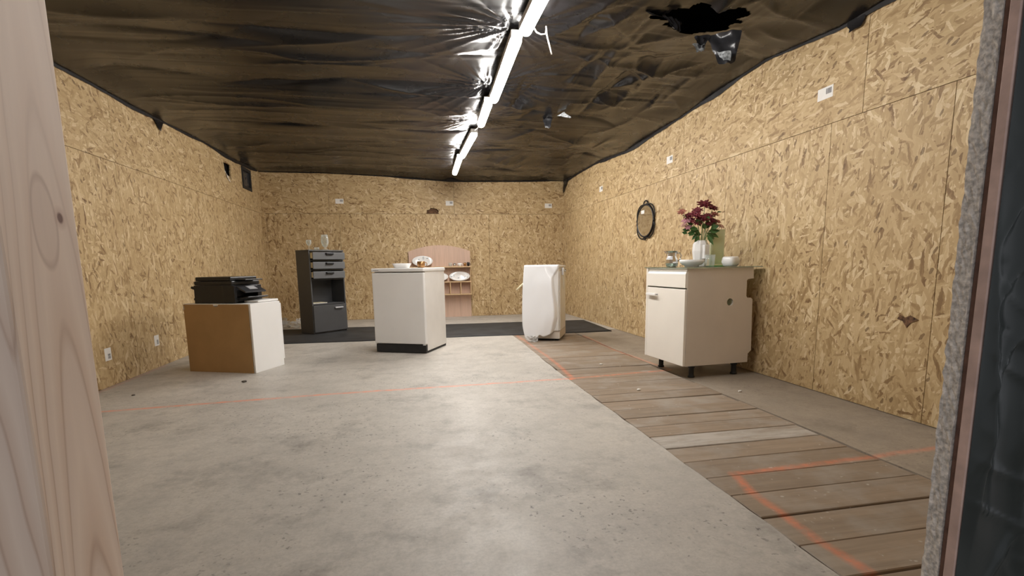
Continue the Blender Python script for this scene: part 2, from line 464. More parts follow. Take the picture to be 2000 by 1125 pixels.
# value noise on a lattice
_rng = np.random.RandomState(5); _tab = _rng.rand(512, 512)
def vnoise(x, y):
    xi = np.floor(x).astype(int); yi = np.floor(y).astype(int)
    fx = x-xi; fy = y-yi; fx = fx*fx*(3-2*fx); fy = fy*fy*(3-2*fy)
    a = _tab[xi % 512, yi % 512]; b = _tab[(xi+1) % 512, yi % 512]; c = _tab[xi % 512, (yi+1) % 512]; d = _tab[(xi+1) % 512, (yi+1) % 512]
    return (a*(1-fx)+b*fx)*(1-fy)+(c*(1-fx)+d*fx)*fy
_ang = _rng.rand(512, 512)*2*PI; _gx, _gy = np.cos(_ang), np.sin(_ang)
def pnoise(x, y):
    xi = np.floor(x).astype(int); yi = np.floor(y).astype(int); fx = x-xi; fy = y-yi
    g = lambda i, j, u, v: _gx[i % 512, j % 512]*u + _gy[i % 512, j % 512]*v
    a = g(xi, yi, fx, fy); b = g(xi+1, yi, fx-1, fy); c = g(xi, yi+1, fx, fy-1); d = g(xi+1, yi+1, fx-1, fy-1)
    u = fx**3*(fx*(6*fx-15)+10); v = fy**3*(fy*(6*fy-15)+10)
    return (a*(1-u)+b*u)*(1-v)+(c*(1-u)+d*u)*v
def ridge(x, y): return np.clip(1-np.abs(1.7*pnoise(x, y)), 0, 1)

# ================================================================== THE SETTING
# ---- floor: concrete slab with a plank strip and a brown screed strip let into it
PX0, PX1 = 1.172, 2.052
PJ = [.42, .60, .77, .935, 1.10, 1.27, 1.447, 1.625, 1.79, 1.965, 2.135, 2.30, 2.46, 2.616, 2.796, 2.98, 3.15, 3.315, 3.48, 3.65, 3.83, 4.03, 4.20, 4.37,
      4.55, 4.72, 4.90, 5.08, 5.25, 5.42, 5.60, 5.77, 5.95, 6.12, 6.30]
def build_floor():
    bm = bmesh.new()
    add_box(bm, XL-.12, XR+.12, -1.6, 9.1, -.16, -.05)
    fl = mesh_obj('floor', bm, 'screed')
    tag(fl, 'grey concrete floor with a strip of wooden planks on the right', 'floor', kind='structure')
    # slab with an uneven edge towards the planks
    rr = random.Random(3); ys = [-1.6]
    y = .3
    edge = []
    while y < 6.34:
        edge.append((PX0 - .004 + rr.uniform(-.005, .004) + (.05 if y > 4 else 0)*min(1, (y-4)/1.5), y)); y += .11
    outer = [(XL-.1, -1.6), (XR+.1, -1.6), (XR+.1, .30), (PX0-.01, .30)] + edge + [(PX0+.03, 6.36), (XR+.1, 6.36), (XR+.1, 9.05), (XL-.1, 9.05)]
    poly_prism('concrete_slab', fl, 'concrete', outer, [], .06, lambda s, z, t: (s, z, -.06+t))
    e2 = []; y = 6.30
    while y > .3:
        e2.append((PX1+.008+rr.uniform(-.004, .006), y)); y -= .15
    poly_prism('screed_strip', fl, 'screed', [(XR+.1, .31), (XR+.1, 6.35), (PX1+.005, 6.35)] + e2 + [(PX1+.005, .31)], [], .06, lambda s, z, t: (s, z, -.062+t))
    for i, (a, b) in enumerate(zip(PJ[:-1], PJ[1:])):
        g = rr.choice((.0018, .0028, .0036, .0048)); dz = rr.uniform(-.004, .001); tl = rr.uniform(-.0015, .0015)
        bm = bmesh.new()
        x0 = PX0+.001 + rr.uniform(0, .003) + (.035 if a > 5 else .015 if a > 4 else 0); x1 = PX1-rr.uniform(0, .008)
        add_box(bm, x0, x1, a+g*rr.uniform(.4, 1.4), b-g*rr.uniform(.4, 1.4), -.045, dz, .003, 1)
        for v in bm.verts:
            if v.co.z > -.02: v.co.z += tl if v.co.x > 1.6 else -tl
        mesh_obj('plank', bm, 'plank_white' if abs(a-2.135) < .01 else 'plank', fl)
build_floor()

# ---- walls of OSB panels
def wall(name, label, mapf, backbox, panels):
    bm = bmesh.new(); add_box(bm, *backbox)
    wo = tag(mesh_obj(name, bm, 'back'), label, 'wall', kind='structure')
    for i, (s0, s1, z0, z1, vert, holes) in enumerate(panels):
        g = .0018; rr = random.Random(hash((name[-1], i)) % 1000 if False else i*13+len(name))
        ox, oy = rr.uniform(0, 40), rr.uniform(0, 40)
        uvf = (lambda s, z, ox=ox, oy=oy: (z+ox, s+oy)) if vert else (lambda s, z, ox=ox, oy=oy: (s+ox, z+oy))
        poly_prism('osb_panel', wo, 'osb', [(s0+g, z0+g), (s1-g, z0+g), (s1-g, z1-g), (s0+g, z1-g)], holes, .018, mapf, uvf)
    return wo
ZT = 2.62
lowR = [YF, 1.39, 2.152, 2.915, 4.02, 5.2, 6.4, 7.6, 8.9]
upR = [YF, .66, 2.69, 4.74, 6.79, 8.9]
WR = wall('wall_right', 'right wall clad with two rows of tan strand boards', lambda s, z, t: (XR+t, s, z), (XR+.018, XR+.10, YF-.1, 9.0, -.05, ZT),
     [(a, b, 0, HS, True, []) for a, b in zip(lowR[:-1], lowR[1:])] + [(a, b, HS, ZT, False, []) for a, b in zip(upR[:-1], upR[1:])])
torn = [(7.331, 2.275), (7.47, 2.285), (7.60, 2.283), (7.575, 2.18), (7.60, 2.085), (7.54, 2.105), (7.50, 2.13), (7.43, 2.115), (7.36, 2.165), (7.345, 2.22)]
vent = [(8.05, 2.345), (8.43, 2.345), (8.43, 2.06), (8.05, 2.06)]
lowL = [YF, 2.3, 3.55, 4.79, 6.04, 7.29, 9.0]
upL = [YF, 2.75, 4.8, 6.85, 9.0]
WL = wall('wall_left', 'left wall clad with tan strand boards', lambda s, z, t: (XL-t, s, z), (XL-.10, XL-.05, YF-.1, 9.0, -.05, ZT),
     [(a, b, 0, HS, True, []) for a, b in zip(lowL[:-1], lowL[1:])] +
     [(a, b, HS, ZT, False, [torn, vent] if a > 6 else []) for a, b in zip(upL[:-1], upL[1:])])
rr = random.Random(2)
bhole = [(.272, HS+.004), (.285, 1.80), (.29, 1.835), (.335, 1.842), (.35, 1.872), (.40, 1.868), (.455, 1.862), (.49, 1.825), (.48, 1.80), (.492, HS+.004)]
upB = [XL, -1.30, .755, XR]; lowB = [XL, -1.15, .10, 1.35, XR]
WB = wall('wall_back', 'back wall clad with tan strand boards', lambda s, z, t: (s, yback(s)+t, z), (XL-.1, XR+.1, 9.0, 9.06, -.05, ZT),
     [(a, b, 0, HS, True, []) for a, b in zip(lowB[:-1], lowB[1:])] + [(a, b, HS, ZT, False, [bhole] if a < .3 < b else []) for a, b in zip(upB[:-1], upB[1:])])
# brown insulation behind the ragged hole, paper backing behind the torn hole
def lump(name, parent, mat, c, sx, sy, sz, amp, seed, sub=3):
    bm = bmesh.new(); bmesh.ops.create_icosphere(bm, subdivisions=sub, radius=1)
    r = random.Random(seed); ph = [r.uniform(0, 6) for _ in range(6)]
    for v in bm.verts:
        n = v.co.copy(); k = 1+amp*(math.sin(n.x*5+ph[0])*math.sin(n.y*6+ph[1])+math.sin(n.z*7+ph[2])*math.sin(n.x*9+ph[3]))*.5 + r.uniform(-amp, amp)*.25
        v.co = Vector((c[0]+n.x*sx*k, c[1]+n.y*sy*k, c[2]+n.z*sz*k))
    return mesh_obj(name, bm, mat, parent)
lump('insulation', WB, 'insul', (.385, yback(.385)+.075, 1.80), .17, .04, .10, .25, 1)
lump('insulation', WL, 'film', (XL-.055, 7.45, 2.2), .012, .2, .15, .2, 4)
# torn foil lips around the broken hole
def crumple(name, parent, mat, O, U, V, nu, nv, amp, seed, taper=None, thick=.0):
    """crumpled little sheet spanned by U and V from O"""
    O, U, V = Vector(O), Vector(U), Vector(V); N = U.cross(V).normalized(); r = random.Random(seed)
    bm = bmesh.new(); g = []
    for i in range(nu+1):
        row = []
        for j in range(nv+1):
            a, b = i/nu, j/nv
            ww = taper(b) if taper else 1
            p = O + U*(.5+(a-.5)*ww) + V*b + N*(r.uniform(-amp, amp)) + U*r.uniform(-.25, .25)/nu*ww + V*r.uniform(-.25, .25)/nv
            row.append(bm.verts.new(p))
        g.append(row)
    for i in range(nu):
        for j in range(nv): bm.faces.new((g[i][j], g[i+1][j], g[i+1][j+1], g[i][j+1]))
    o = mesh_obj(name, bm, mat, parent, mat.startswith('film'))
    if mat == 'film_torn':
        md = o.modifiers.new('smooth', 'SUBSURF'); md.levels = 2; md.render_levels = 2
    return o
crumple('torn_paper', WL, 'paper', (XL+.004, 7.34, 2.17), (0, .10, -.05), (.010, .06, -.075), 5, 4, .006, 3)
# framed vent opening
vt = thing('wall_vent', 'black framed ventilation opening high on the left wall by the back corner', 'vent', (XL, 8.245, 2.2075))
def frame_mesh(name, parent, mat, y0, y1, z0, z1, wd, x0, x1):
    return poly_prism(name, parent, mat, [(y0, z0), (y1, z0), (y1, z1), (y0, z1)], [[(y0+wd, z0+wd), (y1-wd, z0+wd), (y1-wd, z1-wd), (y0+wd, z1-wd)]], x1-x0, lambda s, z, t: (x0+t, s, z))
frame_mesh('frame', vt, 'black_matt', -.205, .205, -.155, .155, .045, -.015, .012)
crumple('pane', vt, 'smoke', (-.012, -.165, -.115), (0, .33, 0), (0, 0, .23), 6, 5, .006, 6)
# corner strips
def trim(name, label, bx):
    bm = bmesh.new(); add_box(bm, *bx, .002, 1)
    uvl = bm.loops.layers.uv.new('UVMap')
    for f in bm.faces:
        for l in f.loops: l[uvl].uv = (l.vert.co.z+5, l.vert.co.x+l.vert.co.y)
    return tag(mesh_obj(name, bm, 'osb'), label, 'trim', kind='structure')
trim('trim_1', 'narrow board strip up the back left corner', (XL, XL+.055, yback(XL)-.022, yback(XL)-.003, 0, HS+.02))
trim('trim_2', 'narrow board strip up the back right corner', (XR-.05, XR, yback(XR)-.022, yback(XR)-.003, 0, HS-.02))
# gouge in the right wall
def gouge():
    pts = [(2.22, .565), (2.27, .585), (2.30, .57), (2.33, .582), (2.345, .56), (2.31, .55), (2.285, .515), (2.262, .545)]
    poly_prism('gouge', WR, 'insul', pts, [], .004, lambda s, z, t: (XR-.0035+t, s, z))
gouge()

# ---- front wall with the doorway the picture is taken through
wf = thing('wall_front', 'front wall of strand board around the open doorway', 'wall', (0, YF, 0), kind='structure')
def front_panel(s0, s1, z0, z1, nm='osb_panel', mt='osb', y0=-.022, t=.022):
    return poly_prism(nm, wf, mt, [(s0, z0), (s1, z0), (s1, z1), (s0, z1)], [], t, lambda s, z, q: (s, y0+q, z), lambda s, z: (z+s*.1+9, s))
front_panel(XL-.05, -.372, 0, ZT); front_panel(-.372, .748, 2.05, ZT); front_panel(.7535, XR+.05, 0, ZT)
# rough sawn edge of the right board
def rough_edge():
    bm = bmesh.new(); r = random.Random(4); nz, ny = 260, 5
    g = []
    for i in range(nz+1):
        z = ZT*i/nz; row = []; drift = .004*math.sin(z*7)+.003*math.sin(z*17+1)
        for j in range(ny+1):
            y = -.022+.022*j/ny
            x = .7485+r.uniform(-.0012, .0012)+drift*(.3 if j < ny else 1)*.35
            yy = y + (r.uniform(-.001, .0015)+drift*.25 if j == ny else 0)
            row.append(bm.verts.new((x, yy, z)))
        row.append(bm.verts.new((.7535, .0, z))); row.insert(0, bm.verts.new((.7535, -.022, z)))
        g.append(row)
    for i in range(nz):
        for j in range(ny+2): bm.faces.new((g[i][j], g[i+1][j], g[i+1][j+1], g[i][j+1]))
    return mesh_obj('sawn_edge', bm, 'edge', wf)
rough_edge()
box('gap_shade_strip', wf, 'edge_in', .751, .80, -.030, -.0225, 0, 2.3, .001, 1)  # strip added to fill the recessed gap, its shade put into the colour
bm = bmesh.new(); add_box(bm, .7475, .80, -.042, -.0302, 0, 2.3, .0015, 1)
for v in bm.verts:
    if v.co.y < -.035: v.co.y -= .004*max(0, 1-v.co.z/.9)
mesh_obj('pink_batten', bm, 'pink', wf)
def foil_sheet(name, x0, x1, y, z0, z1, seed):
    nx, nz = 150, 420
    u = np.linspace(0, 1, nx)**2.2
    xs = x0+(x1-x0)*u if x0 > 0 else x1-(x1-x0)*u
    X, Z = np.meshgrid(xs, np.linspace(z0, z1, nz), indexing='ij')
    W = X + .012*(vnoise(X*6, Z*5+seed)-.5)
    h = .012*ridge(W*15+seed+Z*2.4, Z*1.6)**4 + .006*ridge(W*14-Z*7+3, Z*3+seed)**7 + .003*ridge(W*9+Z*13, Z*5)**7
    fall = np.clip((X-x0)/.02, 0, 1) if x0 > 0 else np.clip((x1-X)/.02, 0, 1)
    Y = y - h*fall
    return grid_obj(name, X, Y, Z, 'foil', wf)
def grid_obj(name, X, Y, Z, mat, parent=None, keep=None, smooth=True):
    nx, ny = X.shape; idx = np.arange(nx*ny).reshape(nx, ny)
    q = np.stack([idx[:-1, :-1], idx[1:, :-1], idx[1:, 1:], idx[:-1, 1:]], -1).reshape(-1, 4)
    if keep is not None: q = q[keep.reshape(-1)]
    me = bpy.data.meshes.new(name)
    me.from_pydata(np.stack([X, Y, Z], -1).reshape(-1, 3).tolist(), [], q.tolist()); me.update()
    if smooth: me.polygons.foreach_set('use_smooth', [True]*len(me.polygons))
    me.materials.append(M[mat]); o = bpy.data.objects.new(name, me); COL.objects.link(o)
    if parent: o.parent = parent
    return o
foil_sheet('foil_sheet', .7485, 1.9, -.0468, .0, 2.5, 3)
foil_sheet('foil_sheet', -1.6, -.375, -.03, .0, 2.5, 9)
# planed timber post on the left side of the doorway
def door_post():
    bm = bmesh.new(); add_box(bm, -.052, 0, 0, .101, 0, 2.3, .0045, 3)
    o = mesh_obj('trim_3', bm, 'timber')
    o.location = (-.323, .477, 0)
    tag(o, 'pale planed timber post on the left side of the doorway, close to the viewer', 'post', kind='structure')
    # grooved outer strip, a step behind
    bm = bmesh.new(); add_box(bm, -.11, -.0525, -.004, .03, 0, 2.3, .004, 2)
    mesh_obj('outer_strip', bm, 'timber', o)
door_post()

# ---- ceiling: black film, sagging and wrinkled, with a torn hole
def ceil_z(X, Y):
    zr = np.interp(Y, *EDGE_R); zl = np.interp(Y, *EDGE_L); zb = np.interp(X, *EDGE_B)
    u = (X-XL)/(XR-XL)
    base = zl*(1-u)+zr*u
    wb = np.exp(-np.clip(8.85-Y, 0, 9)/.9); base = base*(1-wb)+zb*wb
    inner = np.clip(np.minimum(X-XL, XR-X)/.35, 0, 1)*np.clip((8.9-Y)/.35, 0, 1)
    inner = inner*inner*(3-2*inner)
    sag = .035*np.abs(np.sin((Y-4.38)/2.1*PI))**.8
    z = base + inner*(.045 - sag)
    # soft undulation of the hanging film
    z += inner*(.040*(vnoise(X*.8+2, Y*1.0)-.5) + .022*(vnoise(X*1.4+5, Y*2.3+8)-.5) + .010*(vnoise(X*2.6+15, Y*4.6+8)-.5))
    # individual creases and folds
    rc = np.random.RandomState(21)
    xr_, yr_ = X[:, :1], Y
    for k in range(250):
        right = k % 5 < 3
        if right:
            cx, cy = rc.uniform(.95, 2.65), rc.uniform(.8, 8.7)
            an = rc.choice([rc.normal(PI/2+.12, .28), rc.normal(.25, .35)], p=[.62, .38])
            L = rc.uniform(.18, .55); wd = rc.uniform(.014, .045); dp = rc.uniform(.008, .030)
        else:
            cx, cy = rc.uniform(-2.3, .6), rc.uniform(.8, 8.7)
            an = rc.normal(-.10, .16); L = rc.uniform(.3, 1.1); wd = rc.uniform(.012, .05); dp = rc.uniform(.004, .018)
        cv = rc.normal(0, .25); bend = rc.choice([-1, 1], p=[.7, .3])
        reach = L*1.15
        i0, i1 = np.searchsorted(X[:, 0], [cx-reach, cx+reach]); 
        if i1 <= i0: continue
        ym = Y[(i0+i1)//2 if i1 < X.shape[0] else i0]
        j0, j1 = np.searchsorted(ym, [cy-reach, cy+reach])
        if j1 <= j0: continue
        sl = (slice(i0, i1), slice(j0, j1))
        dx, dy = X[sl]-cx, Y[sl]-cy
        u = dx*math.cos(an)+dy*math.sin(an); v = -dx*math.sin(an)+dy*math.cos(an) - cv*u*u
        win = np.clip(1-(u/L)**2, 0, 1)**1.5
        asym = np.where(v > 0, wd, wd*2.6)
        z[sl] += bend*dp*inner[sl]*win*(np.exp(-np.abs(v)/asym)-.15)
    # creases pulled towards the lamp fixings
    for (cx, cy, a) in ((.68, 3.25, .030), (.68, 4.35, .026), (.70, 5.2, .018), (.70, 6.75, .012)):
        dx, dy = X-cx, Y-cy; r = np.hypot(dx, dy)+1e-6; an = np.arctan2(dy, dx)
        z += -a*np.exp(-r/.34)*(ridge(an*4.5+cx*9+cy, r*.8)**3) + a*.5*np.exp(-r/.2)
    # held up above the lamp line
    wl = np.exp(-((X-.71)/.11)**2); z = z*(1-wl) + np.maximum(z, 2.352)*wl
    return z
def build_ceiling():
    nx, ny = 360, 560
    u = np.linspace(0, 1, nx); v = np.linspace(0, 1, ny)
    X, V = np.meshgrid(XL+.001+(XR-XL-.002)*u, v, indexing='ij')
    Y = YF-.02 + V*(D+DY*X-.003-(YF-.02))
    Z = ceil_z(X, Y)
    xc = (X[:-1, :-1]+X[1:, 1:])/2; yc = (Y[:-1, :-1]+Y[1:, 1:])/2
    dx, dy = (xc-1.80)/.30, (yc-2.975)/.155
    an = np.arctan2(dy, dx)
    rad = 1+.22*(vnoise(an*2.2+20, an*0+3)-.5)*2+.10*np.sin(an*9)
    keep = np.hypot(dx, dy) > rad
    o = grid_obj('ceiling', X, Y, Z, 'film', None, keep)
    tag(o, 'ceiling of black wrinkled plastic film with a torn hole', 'ceiling', kind='structure')
    # loose hem of film hanging along the walls
    r = random.Random(8)
    def hem(pts, nrm):
        bm = bmesh.new(); rows = []; nrm = Vector(nrm)
        for i, (p, drop) in enumerate(pts):
            p = Vector(p); rows.append([bm.verts.new(p+Vector((0, 0, dz))+nrm*off) for dz, off in
                ((.075, .075), (.045, .050), (.018, .026+r.uniform(-.006, .006)), (-.25*drop, .012+r.uniform(-.004, .008)), (-drop, .007+r.uniform(0, .004)))])
        for A_, B_ in zip(rows[:-1], rows[1:]):
            for k in range(4): bm.faces.new((A_[k], A_[k+1], B_[k+1], B_[k]))
        mesh_obj('film_hem', bm, 'film_matt', o, True)
    ys = np.arange(YF+.03, 8.80, .06)
    dr = lambda q: .007+.045*float(vnoise(np.array(q*1.9), np.array(3.3)))**2+.006*r.random()
    hem([((XR, y, float(np.interp(y, *EDGE_R))), dr(y)) for y in ys], (-1, 0, 0))
    hem([((XL, y, float(np.interp(y, *EDGE_L))), dr(y+20)*.6) for y in ys], (1, 0, 0))
    hem([((x, yback(x), float(np.interp(x, *EDGE_B))), dr(x+40)*.4) for x in np.arange(XL+.01, XR, .07)], (0, -1, 0))
    # film flaps hanging in front of the boards
    crumple('film_flap', o, 'film', (XR-.015, 8.45, 2.33), (0, .28, .01), (-.01, .22, -.24), 5, 6, .006, 5, lambda b: 1-.93*b)
    crumple('film_flap', o, 'film', (XL+.010, 5.50, 2.335), (0, .22, .0), (.006, .02, -.10), 5, 4, .004, 6, lambda b: 1-.9*b)
    crumple('film_flap', o, 'film', (XR-.014, 2.70, 2.35), (0, .14, 0), (-.004, 0, -.075), 4, 4, .004, 7, lambda b: 1-.4*b)
    # torn edges around the hole; pale flaps have glints put into their colour
    crumple('torn_flap', o, 'film_torn', (2.10, 3.02, 2.345), (-.16, .14, .0), (.0, -.04, -.20), 7, 8, .014, 11, lambda b: 1-.55*b)
    crumple('torn_flap', o, 'film_torn', (1.96, 3.14, 2.35), (-.10, .03, .0), (-.03, -.03, -.09), 6, 6, .012, 12, lambda b: 1-.7*b)
    crumple('torn_flap', o, 'film_torn', (1.68, 3.02, 2.36), (-.16, -.06, .0), (.03, -.02, -.08), 8, 5, .012, 13, lambda b: 1-.6*b)
    crumple('torn_flap', o, 'film_torn', (1.54, 2.98, 2.355), (-.16, -.07, .0), (.02, -.02, -.03), 7, 3, .007, 14)
    crumple('torn_flap', o, 'film_painted_glint', (1.50, 4.85, 2.345), (-.05, .10, -.01), (.075, -.10, -.06), 4, 6, .008, 15, lambda b: 1.0-.85*b)
    crumple('torn_flap', o, 'film_torn', (1.44, 5.06, 2.345), (-.09, .04, 0), (-.005, -.03, -.10), 4, 5, .010, 16, lambda b: 1-.5*b)
    crumple('torn_flap', o, 'film_painted_glint', (1.92, 3.13, 2.285), (-.09, .02, .0), (.0, -.02, -.05), 6, 4, .010, 17, lambda b: 1-.5*b)
    crumple('torn_flap', o, 'film_painted_glint', (1.66, 3.02, 2.345), (-.09, -.03, .0), (.01, -.02, -.045), 6, 4, .010, 18, lambda b: 1-.7*b)
    crumple('torn_flap', o, 'film_painted_glint', (2.015, 3.00, 2.20), (-.07, .05, .01), (.01, -.02, -.06), 5, 4, .010, 19, lambda b: 1-.5*b)
    # dark roof above
    bm = bmesh.new(); add_box(bm, XL-.1, XR+.1, YF-.1, 9.06, 2.62, 2.68)
    mesh_obj('roof_deck', bm, 'void', o)
build_ceiling()

# ================================================================== LAMPS
def tube_lamp(x0, y0, x1, y1, z, label, hang=0, mat='lamp'):
    d = Vector((x1-x0, y1-y0, 0)); L = d.length
    t = thing('tube_light', label, 'lamp', (x0, y0, z), math.atan2(d.y, d.x), 'tube lights along the ceiling')
    # rounded glowing tube
    pts = []; rad = []
    rr_ = .036
    for k in range(5): a = PI/2*k/4; pts.append((rr_*(1-math.cos(a))+.001, 0, 0)); rad.append(max(.004, rr_*math.sin(a)))
    for k in range(5): a = PI/2*k/4; pts.append((L-.001-rr_*(1-math.sin(a)), 0, 0)); rad.append(max(.004, rr_*math.cos(a)))
    tube('diffuser', t, mat, pts, rad, 18)
    box('housing', t, 'cable', .0, L, -.0375, .0375, .006, .050, .004, 1)
    for f in (.2, .8): box('clip', t, 'metal', L*f-.012, L*f+.012, -.014, .014, .0505, .060+hang, .001, 1)
tube_lamp(.735, 1.95, .728, 3.155, 2.285, 'nearest glowing white tube light, cut by the top of the picture')
tube_lamp(.697, 3.235, .742, 4.42, 2.285, 'long glowing white tube light second nearest in the ceiling row')
tube_lamp(.700, 4.44, .726, 5.12, 2.268, 'short glowing white tube light in the middle of the ceiling row', .02)
tube_lamp(.712, 5.52, .692, 6.66, 2.285, 'glowing white tube light second from the back wall', 0, 'lamp_far')
tube_lamp(.665, 6.69, .690, 7.80, 2.272, 'farthest glowing white tube light nearest the back wall', .01, 'lamp_far')
# loose cable
tag(tube('lamp_cable', None, 'cable', [(.765, 3.12, 2.33), (.772, 3.10, 2.29), (.785, 3.09, 2.262), (.81, 3.09, 2.252), (.84, 3.09, 2.256), (.845, 3.09, 2.285),
     (.843, 3.09, 2.30), (.848, 3.09, 2.25), (.862, 3.09, 2.20), (.877, 3.09, 2.145)], .0045, 8), 'thin white cable dangling beside the nearest tube light', 'cable')
tag(tube('link_cable', None, 'cable', [(.726, 5.09, 2.31), (.735, 5.2, 2.318), (.735, 5.4, 2.315), (.712, 5.56, 2.32)], .004, 8), 'thin cable joining two tube lights on the ceiling', 'cable')

# ================================================================== MAT
def runner():
    nx, ny = 80, 26; c = [(-1.90, 6.27), (2.567, 6.165), (2.64, 7.50), (-1.93, 7.72)]
    U, V = np.meshgrid(np.linspace(0, 1, nx), np.linspace(0, 1, ny), indexing='ij')
    P = [c[0][k]*(1-U)*(1-V)+c[1][k]*U*(1-V)+c[2][k]*U*V+c[3][k]*(1-U)*V for k in (0, 1)]
    Y = P[1] + .012*np.sin(P[0]*3)*(1-V)
    Z = .007+.004*vnoise(P[0]*2.5, Y*3)
    top = grid_obj('rubber_mat', P[0], Y, Z, 'rubber')
    bm = bmesh.new(); bm.from_mesh(top.data)
    ex = bmesh.ops.extrude_face_region(bm, geom=bm.faces[:])
    for g in ex['geom']:
        if isinstance(g, bmesh.types.BMVert): g.co.z = .001
    bmesh.ops.recalc_face_normals(bm, faces=bm.faces[:]); bm.to_mesh(top.data); bm.free()
    tag(top, 'long dark rubber mat lying across the back of the floor', 'mat')
runner()

# ================================================================== BROWN CABINET WITH PRINTER
A = R(-22.7)
def low_cabinet():
    t = thing('low_cabinet', 'low white cabinet turned to show its brown hardboard back, under a printer', 'cabinet', (-1.362, 4.565, 0), A)
    W, Dp, H = .665, .387, .601
    box('side_panel', t, 'lam_white', -.018, 0, .004, Dp, 0, H-.001, .003)
    box('side_panel', t, 'lam_white', -W, -W+.018, .004, Dp, 0, H-.019, .003)
    box('top_panel', t, 'lam_white', -W-.004, -.0185, .004, Dp, H-.018, H, .002)
    box('bottom_panel', t, 'lam_white', -W+.0185, -.0185, .006, Dp-.02, .04, .058, .002)
    out = [(-W, 0), (-.0195, 0), (-.0195, H-.006)]
    for k in range(9):
        a = PI*k/8; out.append((-W*.51+.028*math.cos(a), H-.006-.020*math.sin(a)))
    out += [(-W, H-.006)]
    poly_prism('back_panel', t, 'hardboard', out, [], .0035, lambda s, z, q: (s, q, z))
    box('front_door', t, 'lam_white', -W+.001, -W/2-.002, Dp+.001, Dp+.017, .06, H-.02, .003)
    box('front_door', t, 'lam_white', -W/2+.002, -.001, Dp+.001, Dp+.017, .06, H-.02, .003)
    box('hinge_patch', t, 'paper', -W-.005, -W+.012, .0, .006, H-.05, H-.018, .001, 1)
    return t
low_cabinet()
def printer():
    t = thing('printer', 'black inkjet printer with open paper trays on the low cabinet', 'printer', (-1.362, 4.565, .602), A)
    y0, y1 = .035, .375
    bm = bmesh.new()
    # body with recessed front (front faces +x)
    poly_prism('body', t, 'blackp', [(-.575, 0), (-.20, 0), (-.17, .012), (-.17, .045), (-.28, .05), (-.28, .105), (-.185, .11), (-.175, .15), (-.57, .155)], [], y1-y0, lambda s, z, q: (s, y0+q, z))
    for ya, yb in ((y0-.001, y0+.03), (y1-.05, y1+.001)): box('front_cheek', t, 'blackp', -.285, -.168, ya, yb, .004, .152, .004)
    box('scanner_lid', t, 'blackp', -.565, -.185, y0-.003, y1+.003, .157, .192, .008)
    box('document_feeder', t, 'blackp', -.555, -.20, y0+.004, y1-.01, .193, .228, .008)
    box('feeder_flap', t, 'blackp', -.20, -.10, y0+.06, y1-.06, .196, .206, .004)
    box('lid_seam', t, 'smoke', -.560, -.19, y0-.004, y1+.004, .152, .156, .001, 1)
    # tilted control panel
    bm = bmesh.new(); add_box(bm, -.012, .11, y0+.03, y1-.05, -.008, .008, .004)
    bmesh.ops.rotate(bm, cent=(0, 0, 0), matrix=Matrix.Rotation(R(28), 3, 'Y'), verts=bm.verts[:])
    bmesh.ops.translate(bm, vec=(-.18, 0, .145), verts=bm.verts[:])
    cp = mesh_obj('control_panel', bm, 'smoke', t)
    bm = bmesh.new(); add_box(bm, .02, .075, y0+.12, y1-.12, .009, .011, .001, 1)
    bmesh.ops.rotate(bm, cent=(0, 0, 0), matrix=Matrix.Rotation(R(28), 3, 'Y'), verts=bm.verts[:])
    bmesh.ops.translate(bm, vec=(-.18, 0, .145), verts=bm.verts[:])
    mesh_obj('display', bm, 'greyplastic', cp)
    # output tray and paper support
    bm = bmesh.new(); add_box(bm, 0, .15, y0+.03, y1-.05, 0, .012, .004)
    bmesh.ops.rotate(bm, cent=(0, 0, 0), matrix=Matrix.Rotation(R(-9), 3, 'Y'), verts=bm.verts[:])
    bmesh.ops.translate(bm, vec=(-.21, 0, .022), verts=bm.verts[:])
    mesh_obj('output_tray', bm, 'blackp', t)
    # rear feeders
    for z, dx in ((.115, .045), (.022, .022)):
        bm = bmesh.new(); add_box(bm, -dx, .03, y0+.01, y1-.03, 0, .022, .005)
        bmesh.ops.rotate(bm, cent=(0, 0, 0), matrix=Matrix.Rotation(R(18), 3, 'Y'), verts=bm.verts[:])
        bmesh.ops.translate(bm, vec=(-.575, 0, z), verts=bm.verts[:])
        mesh_obj('rear_tray', bm, 'blackp', t)
printer()
def white_slab():
    t = box('white_board', None, 'lam_white', -.16, -.02, .13, .40, .001, .020, .006, 3)
    t.location = (-1.362, 4.565, .602); t.rotation_euler = (0, 0, A)
    tag(t, 'flat white board lying on the low cabinet beside the printer', 'board')
white_slab()

